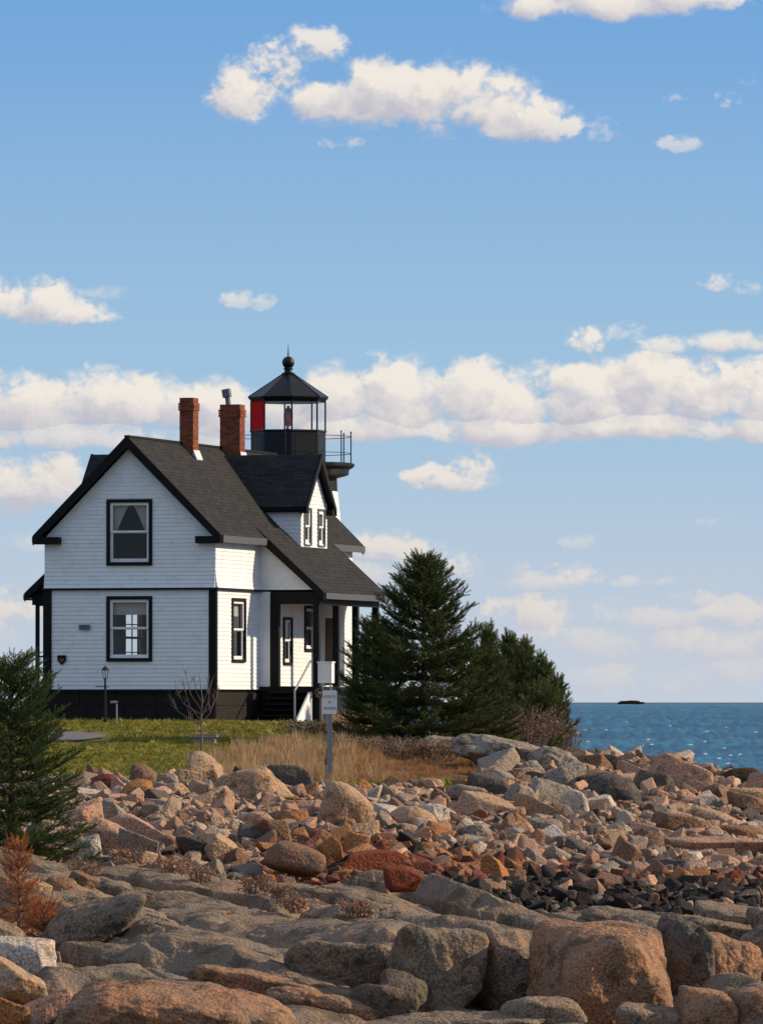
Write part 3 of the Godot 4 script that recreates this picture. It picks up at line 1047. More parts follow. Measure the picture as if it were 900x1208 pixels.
	var hold := base("loose_stones", Vector3.ZERO)
	tag(hold, "countless small loose stones between the boulders of the shore", "stones", "", "stuff")
	for i in small.size():
		var mm := MultiMesh.new()
		mm.transform_format = MultiMesh.TRANSFORM_3D
		mm.use_colors = true
		mm.mesh = small[i]
		mm.instance_count = lists[i].size()
		for j in lists[i].size():
			mm.set_instance_transform(j, lists[i][j][0])
			mm.set_instance_color(j, lists[i][j][1])
		var mi := MultiMeshInstance3D.new()
		mi.name = "stones"
		mi.multimesh = mm
		mi.material_override = m
		mi.set_meta("kind", "stuff")
		hold.add_child(mi, true)

const TONE := {"pale": Color(0.76, 0.60, 0.46), "pink": Color(0.70, 0.41, 0.28), "tan": Color(0.67, 0.44, 0.28), "brown": Color(0.36, 0.20, 0.125), "grey": Color(0.48, 0.375, 0.285), "slate": Color(0.23, 0.175, 0.135), "rust": Color(0.29, 0.078, 0.038), "orange": Color(0.56, 0.25, 0.095), "dark": Color(0.04, 0.026, 0.017)}

func pick_tone(u: float, z: int) -> String:
	var q := rng.randf()
	if z == 4:
		if q < 0.36: return "rust"
		if q < 0.62: return "orange"
		if q < 0.82: return "brown"
		if q < 0.86: return "pink"
		return "dark"
	if z == 3:
		if q < 0.72: return "dark"
		if q < 0.84: return "slate"
		if q < 0.94: return "pink"
		return "brown"
	if u > 330 and u < 620 and q < 0.10: return "orange"
	if u > 430:
		if q < 0.34: return "pink"
		if q < 0.52: return "tan"
		if q < 0.68: return "grey"
		if q < 0.80: return "brown"
		if q < 0.90: return "pale"
		return "slate"
	if q < 0.36: return "pink"
	if q < 0.58: return "tan"
	if q < 0.70: return "brown"
	if q < 0.82: return "grey"
	if q < 0.92: return "pale"
	return "slate"

# ---------------------------------------------------------------- the keeper's house
# local frame: x to the right along the gable, -z back along the ridge, origin at the near corner; h is the height over the camera's eye
const RISE := 0.5
func hv(lx: float, h: float, back: float) -> Vector3:
	return Vector3(lx, h + RISE, -back)

func fnum(x: float) -> Callable:
	return func(_h): return x

# courses of clapboards between heights h0 and h1; x bounds are functions of the height; holes are [x0, x1, h0, h1]
func clapboards(wall: Node, o: Vector3, right: Vector3, out: Vector3, h0: float, h1: float, xl: Callable, xr: Callable, holes := [], flare := 0.0) -> void:
	var step := 0.114
	var n := int(round((h1 - h0) / step))
	step = (h1 - h0) / n
	for i in n:
		var a := h0 + i * step
		var b := a + step
		var fa := flare * pow(maxf(0.0, 1.0 - (a - h0) / 0.55), 2.0)
		var fb := flare * pow(maxf(0.0, 1.0 - (b - h0) / 0.55), 2.0)
		var spans := [[xl.call(a), xr.call(a), xl.call(b), xr.call(b)]]
		for hole in holes:
			if (a + b) * 0.5 > hole[2] and (a + b) * 0.5 < hole[3]:
				var cut := []
				for s in spans:
					if hole[0] > s[0] and hole[1] < s[1]:
						cut.append([s[0], hole[0], s[2], hole[0]])
						cut.append([hole[1], s[1], hole[1], s[3]])
					else: cut.append(s)
				spans = cut
		for s in spans:
			if s[1] - s[0] < 0.02: continue
			var x2: float = s[2]
			var x3: float = maxf(s[3], x2 + 0.005)
			var st := new_st()
			var up := Vector3.UP
			var lipa := out * (0.019 + fa + rng.randf_range(-0.002, 0.002))
			var lipb := out * (0.003 + fb)
			hexa(st, [o + right * s[0] + up * a + lipa, o + right * s[1] + up * a + lipa, o + right * x3 + up * (b + 0.004) + lipb, o + right * x2 + up * (b + 0.004) + lipb,
				o + right * s[0] + up * a - out * 0.1, o + right * s[1] + up * a - out * 0.1, o + right * x3 + up * (b + 0.004) - out * 0.1, o + right * x2 + up * (b + 0.004) - out * 0.1])
			build(st, "clapboard", M[["white", "white2", "white", "white3"][rng.randi() % 4]], wall)

# a sash window; p is the middle of the bottom of its opening
func window(parent: Node, p: Vector3, right: Vector3, out: Vector3, w: float, h: float, casing: float, curtain := "", trim_m: Material = null, sash := 0.075) -> Node3D:
	var n := holder("window", parent)
	n.transform = Transform3D(Basis(right, Vector3.UP, out), p)
	var st := new_st()
	var c := casing
	var x := w * 0.5
	bar(st, Vector3(-x - c, -c, -0.02), Vector3(-x, h + c, 0.055))
	bar(st, Vector3(x, -c, -0.02), Vector3(x + c, h + c, 0.055))
	bar(st, Vector3(-x, h, -0.02), Vector3(x, h + c, 0.055))
	bar(st, Vector3(-x, -c, -0.02), Vector3(x, 0, 0.07))
	build(st, "trim", trim_m if trim_m else M.black, n)
	var mid := h * 0.5
	for k in 2:
		var z0 := -0.055 if k == 0 else -0.025
		var lo := 0.0 if k == 0 else mid
		var hi := mid + 0.02 if k == 0 else h
		st = new_st()
		var s := sash
		bar(st, Vector3(-x, lo, z0), Vector3(-x + s, hi, z0 + 0.03))
		bar(st, Vector3(x - s, lo, z0), Vector3(x, hi, z0 + 0.03))
		bar(st, Vector3(-x + s, lo, z0), Vector3(x - s, lo + (s * 1.3 if k == 0 else 0.05), z0 + 0.03))
		bar(st, Vector3(-x + s, hi - (0.04 if k == 0 else s), z0), Vector3(x - s, hi, z0 + 0.03))
		build(st, "sash", M.white, n)
		st = new_st()
		quad(st, Vector3(-x + s, lo + 0.02, z0 + 0.014), Vector3(x - s, lo + 0.02, z0 + 0.014), Vector3(x - s, hi - 0.02, z0 + 0.014), Vector3(-x + s, hi - 0.02, z0 + 0.014), Vector3(0, mid, -1))
		build(st, "pane", M.glass, n)
	if curtain:
		for sd in [-1.0, 1.0]:
			st = SurfaceTool.new()
			st.begin(Mesh.PRIMITIVE_TRIANGLES)
			var rows := 10
			var cols := 16
			var top := h - 0.03
			var bot := mid + 0.02 if curtain == "tied" else h - 0.42
			var g := []
			for j in rows + 1:
				var t := float(j) / rows
				var y := lerpf(top, bot, t)
				var inner := lerpf(0.03, x * 0.72, pow(t, 0.8)) if curtain == "tied" else 0.0
				for i in cols + 1:
					var xx := lerpf(inner, x - 0.02, float(i) / cols)
					g.append(Vector3(sd * xx, y, -0.14 + 0.02 * sin(i * 2.1 + t)))
			for j in rows:
				for i in cols:
					var a := j * (cols + 1) + i
					for q in [a, a + 1, a + cols + 1, a + 1, a + cols + 2, a + cols + 1]: st.add_vertex(g[q])
			build(st, "curtain", M.curtain, n)
	return n

# tabs of shingles over the quad eave-left, eave-right, ridge-left, ridge-right
func shingles(parent: Node, el: Vector3, er: Vector3, rl: Vector3, rr: Vector3, tone := Color(0.047, 0.044, 0.042)) -> void:
	var nrm := (er - el).cross(rl - el).normalized()
	if nrm.y < 0: nrm = -nrm
	var rows := int((rl - el).length() / 0.135)
	if rows < int((rr - er).length() / 0.135): rows = int((rr - er).length() / 0.135)
	var st := new_st()
	for j in rows:
		var t0 := float(j) / rows
		var t1 := float(j + 1) / rows
		var a0 := el.lerp(rl, t0)
		var b0 := er.lerp(rr, t0)
		var a1 := el.lerp(rl, t1)
		var b1 := er.lerp(rr, t1)
		var len := (b0 - a0).length()
		var n := maxi(1, int(len / 0.30))
		for i in n + 1:
			var s0 := clampf((i - 0.5 * (j % 2)) / n, 0, 1)
			var s1 := clampf((i + 1 - 0.5 * (j % 2)) / n, 0, 1)
			if s1 - s0 < 0.001: continue
			var gap := 0.006 / maxf(len, 0.01)
			var lift := nrm * rng.randf_range(0.007, 0.012)
			var p := a0.lerp(b0, s0 + gap) + lift
			var q := a0.lerp(b0, s1 - gap) + lift
			var r := a1.lerp(b1, s1 - gap) + nrm * 0.004
			var s := a1.lerp(b1, s0 + gap) + nrm * 0.004
			var k := rng.randf_range(0.78, 1.25)
			st.set_color(Color(tone.r * k, tone.g * k, tone.b * k * rng.randf_range(0.96, 1.05)))
			var below := (p + r) * 0.5 - nrm
			quad(st, p, q, r, s, below)
			quad(st, p, q, q - lift, p - lift, (r + s) * 0.5)
	var o := build(st, "shingles", M.shingle, parent)
	o.set_meta("kind", "stuff")

func roof_slab(parent: Node, el: Vector3, er: Vector3, rl: Vector3, rr: Vector3, thick: float, called: String, m: Material) -> MeshInstance3D:
	var st := new_st()
	var dn := Vector3.DOWN * thick
	hexa(st, [el, er, rr, rl, el + dn, er + dn, rr + dn, rl + dn])
	var o := build(st, called, m, parent)
	return o

func roof_plane(parent: Node, el: Vector3, er: Vector3, rl: Vector3, rr: Vector3, thick := 0.12) -> void:
	var o := roof_slab(parent, el, er, rl, rr, thick, "roof", M.black)
	shingles(o, el, er, rl, rr)

func part_bar(parent: Node, called: String, m: Material, lo: Vector3, hi: Vector3) -> MeshInstance3D:
	var st := new_st()
	bar(st, lo, hi)
	return build(st, called, m, parent)

func chimney(parent: Node, x0: float, x1: float, b0: float, b1: float, h0: float, h1: float) -> MeshInstance3D:
	var st := new_st()
	var n := int((h1 - h0) / 0.072)
	for j in n:
		var y := h0 + (h1 - h0) * j / n
		var fat := 0.03 if j > n - 6 and j < n - 2 else 0.0
		for side in 4:
			var along_x := side % 2 == 0
			var a := (x0 if along_x else b0) - fat
			var b := (x1 if along_x else b1) + fat
			var m := maxi(2, int(round((b - a) / 0.2)))
			for i in m + 1:
				var s0 := clampf(a + (b - a) * (i - 0.5 * (j % 2)) / m + 0.005, a, b)
				var s1 := clampf(a + (b - a) * (i + 1 - 0.5 * (j % 2)) / m - 0.005, a, b)
				if s1 - s0 < 0.02: continue
				var k := rng.randf_range(0.72, 1.2)
				st.set_color(Color(0.25 * k, 0.072 * k * rng.randf_range(0.85, 1.15), 0.036 * k))
				var pr := rng.randf_range(0.0, 0.006)
				if along_x:
					var z := b0 - fat - pr if side == 0 else b1 + fat + pr
					bar(st, hv(s0, y + 0.005, maxf(z, z + (0.09 if side == 0 else -0.09))), hv(s1, y + 0.068, minf(z, z + (0.09 if side == 0 else -0.09))))
				else:
					var x := x0 - fat - pr if side == 1 else x1 + fat + pr
					var x2 := x + (0.09 if side == 1 else -0.09)
					bar(st, hv(minf(x, x2), y + 0.005, s1), hv(maxf(x, x2), y + 0.068, s0))
	var o := build(st, "chimney", M.brick, parent)
	var core := part_bar(o, "mortar_core", M.mortar, hv(x0 + 0.008, h0, b1 - 0.008), hv(x1 - 0.008, h1 - 0.01, b0 + 0.008))
	return o

func make_house() -> void:
	var H := base("keepers_house", Vector3(at(254, 829, 186).x, EYE - RISE, -186.0), deg_to_rad(-16.0))
	tag(H, "white clapboard keeper's house with black trim, steep grey roof and two brick chimneys", "house")
	var R := Vector3.RIGHT
	var B := Vector3.BACK       # out of the gable
	var W := 4.93
	var mid := -W * 0.5
	var o := Vector3(0, RISE, 0)
	# --- gable wall
	var wall := holder("gable_wall", H)
	tag(wall, "gable wall of white clapboards in the shade")
	var lw := [mid - 0.565, mid + 0.565, 1.23, 2.84]
	var uw := [mid - 0.565, mid + 0.565, 3.87, 5.51]
	clapboards(wall, o, R, B, 0.37, 3.10, fnum(-W), fnum(0.0), [lw])
	var slope := 1.009
	var xl := func(h): return maxf(-W, mid - (7.03 - h) / slope)
	var xr := func(h): return minf(0.0, mid + (7.03 - h) / slope)
	clapboards(wall, o, R, B, 3.16, 6.98, xl, xr, [uw], 0.07)
	window(H, hv(mid, 1.23, 0), R, B, 1.13, 1.61, 0.095, "valance")
	window(H, hv(mid, 3.87, 0), R, B, 1.13, 1.64, 0.095, "tied")
	# --- right wall
	var S := Vector3.FORWARD    # along the side, going back
	var side := holder("side_wall", H)
	tag(side, "sunlit side wall of white clapboards")
	clapboards(side, o, S, R, 0.37, 3.10, fnum(0.0), fnum(4.15), [[1.55, 2.65, 1.2, 2.82]])
	clapboards(side, o, S, R, 3.16, 4.50, fnum(0.0), fnum(4.15), [], 0.07)
	window(H, hv(0, 1.2, 2.1), S, R, 1.10, 1.62, 0.08, "valance")
	clapboards(side, o, S, R, 0.47, 2.95, fnum(4.15), fnum(10.3), [[6.45, 7.15, 1.15, 2.35], [8.55, 9.45, 1.55, 2.70]])
	window(H, hv(0, 1.15, 6.8), S, R, 0.70, 1.20, 0.08)
	window(H, hv(0, 1.55, 9.0), S, R, 0.90, 1.15, 0.08)
	clapboards(side, o, S, R, 0.37, 4.50, fnum(10.3), fnum(13.4))
	# --- wing front, above the porch and the short return beside it
	var wing := holder("wing_wall", H)
	var wo := hv(0, 0, 4.15)
	wo.y = RISE
	clapboards(wing, wo, R, B, 3.16, 4.55, fnum(0.0), func(h): return maxf(0.02, -0.05 + (4.64 - h) / 0.92))
	clapboards(wing, wo, R, B, 0.37, 3.10, fnum(0.0), fnum(0.32))
	# --- entry box under the porch
	var eo := hv(0, 0, 9.75)
	eo.y = RISE
	clapboards(wing, eo, R, B, 0.47, 2.9, fnum(0.0), fnum(0.8), [[0.25, 0.62, 0.46, 2.45]])
	clapboards(wing, Vector3(0.8, RISE, 0), S, R, 0.47, 2.9, fnum(9.75), fnum(10.3))
	var dr := part_bar(H, "door", M.brown, hv(0.25, 0.5, 9.80), hv(0.62, 2.45, 9.77))
	var kst := new_st()
	lathe(kst, hv(0.58, 1.4, 9.74), [Vector2(0, -0.03), Vector2(0.03, 0), Vector2(0, 0.03)], 8)
	build(kst, "door_knob", M.metal, dr)
	# --- trim: corner boards, belts
	part_bar(H, "corner_board", M.black, hv(-W - 0.03, 0.36, 0.2), hv(-W + 0.21, 3.10, -0.055))
	part_bar(H, "corner_board", M.black, hv(-0.17, 0.36, 0.10), hv(0.045, 3.10, -0.055))
	part_bar(H, "belt_board", M.black, hv(-W - 0.06, 3.10, 0.0), hv(0.10, 3.16, -0.10))
	part_bar(H, "belt_board", M.black, hv(0.0, 3.10, 4.14), hv(0.10, 3.16, 0.0))
	part_bar(H, "sill_board", M.black, hv(-W - 0.04, 0.29, 0.0), hv(0.05, 0.37, -0.06))
	# --- foundation of stone blocks
	var fnd := part_bar(H, "foundation", M.rock_foundation, hv(-W + 0.06, -0.9, 13.3), hv(-0.06, 0.29, 0.06))
	for row in 2:
		var ha := -0.62 if row == 0 else -0.07
		var hb := -0.08 if row == 0 else 0.28
		var x := -W
		while x < -0.1:
			var l := minf(rng.randf_range(0.8, 1.35), -0.005 - x)
			if -0.005 - (x + l) < 0.4: l = -0.005 - x
			part_bar(fnd, "stone_block", M.rock_foundation, hv(x + 0.008, ha, 0.10), hv(x + l - 0.008, hb, -rng.randf_range(0.0, 0.02)))
			x += l
		var z := 0.02
		while z < 4.1:
			var l := minf(rng.randf_range(0.9, 1.6), 4.14 - z)
			if 4.14 - (z + l) < 0.4: l = 4.14 - z
			part_bar(fnd, "stone_block", M.rock_foundation, hv(-0.12, ha, z + l - 0.008), hv(rng.randf_range(0.0, 0.02), hb, z + 0.008))
			z += l
	# --- rooms behind the windows
	var inside := holder("interior", H)
	part_bar(inside, "floor_board", M.room, hv(-W + 0.12, 0.30, 13.2), hv(-0.12, 0.40, 0.11))
	part_bar(inside, "ceiling", M.room, hv(-W + 0.12, 3.02, 13.2), hv(-0.12, 3.16, 0.11))
	part_bar(inside, "partition", M.room, hv(-W + 0.12, 0.4, 13.25), hv(-0.12, 4.4, 13.15))
	part_bar(inside, "partition", M.room, hv(-W + 0.5, 3.16, 2.6), hv(-0.5, 5.1, 2.5))
	part_bar(inside, "partition", M.room, hv(-1.9, 0.40, 5.0), hv(-0.12, 3.02, 4.9))
	part_bar(inside, "lining", M.room, hv(-0.14, 0.40, 1.5), hv(-0.11, 3.0, 0.12))
	# left wall with the far window that shows through the house
	var st := new_st()
	bar(st, hv(-W, 0.3, 6.9), hv(-W + 0.1, 4.6, 0.12))
	bar(st, hv(-W, 0.3, 13.4), hv(-W + 0.1, 4.6, 8.4))
	bar(st, hv(-W, 0.3, 8.4), hv(-W + 0.1, 1.05, 6.9))
	bar(st, hv(-W, 2.65, 8.4), hv(-W + 0.1, 4.6, 6.9))
	build(st, "lee_wall", M.white2, H)
	var lwn := window(H, hv(-W, 1.05, 7.65), B, Vector3.LEFT, 1.5, 1.6, 0.08, "", null, 0.06)
	st = new_st()
	bar(st, Vector3(-0.02, 0.05, -0.05), Vector3(0.02, 1.55, -0.02))
	bar(st, Vector3(-0.68, 1.18, -0.05), Vector3(0.68, 1.21, -0.02))
	bar(st, Vector3(-0.68, 0.38, -0.05), Vector3(0.68, 0.41, -0.02))
	build(st, "muntin", M.white, lwn)
	st = new_st()
	prism(st, [hv(-W + 0.02, 4.4, 13.4), hv(-0.02, 4.4, 13.4), hv(mid, 7.0, 13.4)], Vector3(0, 0, 0.12))
	bar(st, hv(-W, 0.3, 13.4), hv(0, 4.4, 13.28))
	build(st, "back_wall", M.white2, H)
	# --- main roof
	var f := -0.28
	var bk := 13.75
	roof_plane(H, hv(0.24, 4.60, f), hv(0.24, 4.60, bk), hv(mid, 7.33, f), hv(mid, 7.33, bk))
	roof_plane(H, hv(-W - 0.24, 4.60, f), hv(-W - 0.24, 4.60, bk), hv(mid, 7.33, f), hv(mid, 7.33, bk))
	part_bar(H, "ridge_cap", M.black, hv(mid - 0.07, 7.30, bk), hv(mid + 0.07, 7.36, f + 0.01))
	for sg in [1.0, -1.0]:
		var ex: float = mid + sg * (W * 0.5 + 0.25)
		for e in [[f - 0.03, f + 0.05], [bk - 0.02, bk + 0.03]]:
			st = new_st()
			hexa(st, [hv(mid, 7.345, e[0]), hv(ex, 4.61, e[0]), hv(ex, 4.34, e[0]), hv(mid, 7.02, e[0]), hv(mid, 7.345, e[1]), hv(ex, 4.61, e[1]), hv(ex, 4.34, e[1]), hv(mid, 7.02, e[1])])
			build(st, "rake_board", M.black, H)
		var xa: float = ex - sg * 0.74
		part_bar(H, "cornice_return", M.black, hv(minf(ex - sg * 0.02, xa), 4.37, 0.0), hv(maxf(ex - sg * 0.02, xa), 4.57, f - 0.005))
		part_bar(H, "gutter", M.gutter, hv(ex - 0.05 if sg < 0 else ex - 0.03, 4.40, bk - 0.03), hv(ex + 0.03 if sg < 0 else ex + 0.06, 4.59, f + 0.06))
		part_bar(H, "soffit", M.gutter, hv(minf(ex - sg * 0.04, mid + sg * W * 0.5), 4.42, bk - 0.1), hv(maxf(ex - sg * 0.04, mid + sg * W * 0.5), 4.45, 0.02))
	# --- wings, porches and dormers on both sides
	for sg in [1.0, -1.0]:
		var X := func(lx): return lx if sg > 0 else -W - lx
		var wf := 3.93
		var wb := 10.38
		roof_plane(H, hv(X.call(1.93), 3.08, wf), hv(X.call(1.93), 3.08, wb), hv(X.call(-0.05), 4.915, wf), hv(X.call(-0.05), 4.915, wb))
		for e in [[wf - 0.03, wf + 0.05], [wb - 0.02, wb + 0.03]]:
			st = new_st()
			hexa(st, [hv(X.call(-0.02), 4.90, e[0]), hv(X.call(1.94), 3.10, e[0]), hv(X.call(1.94), 2.86, e[0]), hv(X.call(-0.02), 4.60, e[0]), hv(X.call(-0.02), 4.90, e[1]), hv(X.call(1.94), 3.10, e[1]), hv(X.call(1.94), 2.86, e[1]), hv(X.call(-0.02), 4.60, e[1])])
			build(st, "rake_board", M.black, H)
		var gx := [X.call(1.90), X.call(2.0)]
		part_bar(H, "gutter", M.gutter, hv(gx.min(), 2.90, wb - 0.03), hv(gx.max(), 3.07, wf + 0.06))
		var sx := [X.call(0.0), X.call(1.88)]
		part_bar(H, "porch_ceiling", M.white2, hv(sx.min(), 2.93, wb - 0.1), hv(sx.max(), 2.96, 4.17))
		var bx := [X.call(1.56), X.call(1.74)]
		part_bar(H, "porch_beam", M.black, hv(bx.min(), 2.74, 10.25), hv(bx.max(), 2.925, 4.33))
		var fx := [X.call(0.0 if sg < 0 else 0.32), X.call(1.78)]
		part_bar(H, "porch_beam", M.black, hv(fx.min(), 2.76, 4.32), hv(fx.max(), 3.10, 4.12))
		var posts := [4.22, 6.15, 8.1, 10.15] if sg > 0 else [4.22, 10.15]
		for z in posts:
			var hw := 0.085 if sg > 0 else 0.05
			var px: float = X.call(1.65)
			part_bar(H, "porch_post", M.black, hv(px - hw, 0.45, z + hw), hv(px + hw, 2.76, z - hw))
		var px0 := [X.call(0.0), X.call(1.8)]
		part_bar(H, "porch_floor", M.brown if sg < 0 else M.black, hv(px0.min(), 0.30, 10.3), hv(px0.max(), 0.45, 4.08))
		part_bar(H, "porch_skirt", M.black, hv(px0.min() + 0.02, -0.7, 10.2), hv(px0.max() - 0.05, 0.30, 4.13))
		if sg > 0:
			part_bar(H, "porch_post", M.black, hv(0.32, 0.40, 4.30), hv(0.57, 2.76, 4.11))
		else:
			for hh in [1.28, 0.85]:
				part_bar(H, "porch_rail", M.black, hv(X.call(1.62), hh, 4.25), hv(X.call(0.1), hh + 0.05, 4.19))
		dormer(H, sg, 7.85 if sg > 0 else 6.2, W)
	# --- front steps, rail and white side of the stairs
	var steps := holder("steps", H)
	for i in 5:
		var top := 0.30 - i * 0.16
		part_bar(steps, "tread", M.black, hv(0.38, top - 0.04, 4.07 - i * 0.26), hv(1.52, top, 3.76 - i * 0.26))
		part_bar(steps, "riser", M.black, hv(0.40, top - 0.17, 4.06 - i * 0.26), hv(1.50, top - 0.04, 4.03 - i * 0.26))
	st = new_st()
	prism(st, [hv(1.525, 0.30, 4.06), hv(1.525, 0.30, 3.80), hv(1.525, -0.45, 2.62), hv(1.525, -0.80, 2.62), hv(1.525, -0.80, 4.06)], Vector3(0.05, 0, 0))
	build(st, "stringer", M.white3, steps)
	st = new_st()
	tube(st, [hv(1.46, -0.7, 2.70), hv(1.46, 0.36, 2.70)], [0.028, 0.028], 8)
	tube(st, [hv(1.46, 0.33, 2.70), hv(1.50, 1.16, 4.10)], [0.03, 0.03], 8)
	build(st, "handrail", M.metal, steps)
	# --- chimneys
	var c1 := chimney(H, mid, mid + 0.40, 4.5, 5.0, 6.6, 8.6)
	st = new_st()
	hexa(st, [hv(mid + 0.40, 6.98, 4.47), hv(mid + 0.52, 6.84, 4.47), hv(mid + 0.52, 6.88, 4.47), hv(mid + 0.42, 7.12, 4.47), hv(mid + 0.40, 6.98, 5.03), hv(mid + 0.52, 6.84, 5.03), hv(mid + 0.52, 6.88, 5.03), hv(mid + 0.42, 7.12, 5.03)])
	build(st, "flashing", M.lead, c1)
	var c2 := chimney(H, mid, mid + 0.60, 8.3, 8.8, 6.5, 8.57)
	st = new_st()
	hexa(st, [hv(mid + 0.60, 6.78, 8.27), hv(mid + 0.74, 6.62, 8.27), hv(mid + 0.74, 6.66, 8.27), hv(mid + 0.63, 7.2, 8.27), hv(mid + 0.60, 6.78, 8.83), hv(mid + 0.74, 6.62, 8.83), hv(mid + 0.74, 6.66, 8.83), hv(mid + 0.63, 7.2, 8.83)])
	build(st, "flashing", M.lead, c2)
	st = new_st()
	tube(st, [hv(mid + 0.20, 8.5, 8.5), hv(mid + 0.17, 8.78, 8.5)], [0.075, 0.075], 10)
	hexa(st, [hv(mid + 0.06, 8.76, 8.38), hv(mid + 0.27, 8.80, 8.38), hv(mid + 0.23, 9.03, 8.38), hv(mid + 0.02, 8.99, 8.38), hv(mid + 0.06, 8.76, 8.6), hv(mid + 0.27, 8.80, 8.6), hv(mid + 0.23, 9.03, 8.6), hv(mid + 0.02, 8.99, 8.6)])
	build(st, "flue_cap", M.cap, c2)

	# --- things fixed to or standing by the house: separate objects
	var T := H.transform
	var pl := base("wall_plaque", T * hv(-W + 0.52, 1.18, -0.05), deg_to_rad(-16.0))
	tag(pl, "small dark shield shaped plaque on the shaded gable wall", "plaque")
	st = new_st()
	prism(st, [Vector3(-0.13, 0.13, 0), Vector3(0.13, 0.13, 0), Vector3(0.12, -0.02, 0), Vector3(0, -0.14, 0), Vector3(-0.12, -0.02, 0)], Vector3(0, 0, 0.02))
	build(st, "shield", M.black, pl)
	st = new_st()
	prism(st, [Vector3(-0.08, 0.05, 0.021), Vector3(0.08, 0.05, 0.021), Vector3(0.07, -0.02, 0.021), Vector3(0, -0.08, 0.021), Vector3(-0.07, -0.02, 0.021)], Vector3(0, 0, 0.006))
	build(st, "crest", M.red_ink, pl)
	var np := base("name_board", T * hv(-3.75, 2.08, -0.06), deg_to_rad(-16.0))
	tag(np, "small dark name board on the shaded gable wall above the shield plaque", "sign")
	st = new_st()
	bar(st, Vector3(-0.16, -0.07, -0.01), Vector3(0.16, 0.07, 0.02))
	build(st, "board", M.cap, np)
	st = new_st()
	for q in [[-0.12, 0.09, 0.012], [-0.09, 0.11, -0.03]]: bar(st, Vector3(q[0], q[2], 0.0205), Vector3(q[1], q[2] + 0.02, 0.023))
	build(st, "lettering", M.gutter, np)
	var cab := base("meter_cabinet", T * hv(1.95, 0.55, 4.1), deg_to_rad(-16.0))
	tag(cab, "white utility cabinet fixed at the porch corner behind the sign", "cabinet")
	st = new_st()
	bar(st, Vector3(-0.2, 0, -0.16), Vector3(0.2, 0.56, 0.12))
	build(st, "box", M.white2, cab)
	st = new_st()
	bar(st, Vector3(-0.22, 0.56, -0.18), Vector3(0.22, 0.60, 0.14))
	build(st, "lid", M.white, cab)
	st = new_st()
	for xx in [-0.15, 0.11]: bar(st, Vector3(xx, -1.15, -0.06), Vector3(xx + 0.04, 0, -0.02))
	build(st, "leg", M.metal, cab)
	var reel := base("hose_reel", T * hv(1.80, 0.28, 3.98), deg_to_rad(-16.0))
	tag(reel, "dark round hose reel below the white cabinet at the porch corner", "hose reel")
	st = new_st()
	for q in 14:
		var a0 := TAU * q / 14.0
		var a1 := TAU * (q + 1) / 14.0
		tube(st, [Vector3(cos(a0) * 0.12, sin(a0) * 0.12, 0), Vector3(cos(a1) * 0.12, sin(a1) * 0.12, 0)], [0.03, 0.03], 6)
	build(st, "coil", M.brown, reel)
	st = new_st()
	tube(st, [Vector3(0, 0, -0.12), Vector3(0, 0, 0.06)], [0.03, 0.03], 8)
	for q in 3: tube(st, [Vector3(0, 0, 0.02), Vector3(cos(q * 2.1), sin(q * 2.1), 0) * 0.12 + Vector3(0, 0, 0.02)], [0.01, 0.01], 5)
	build(st, "hub", M.metal, reel)

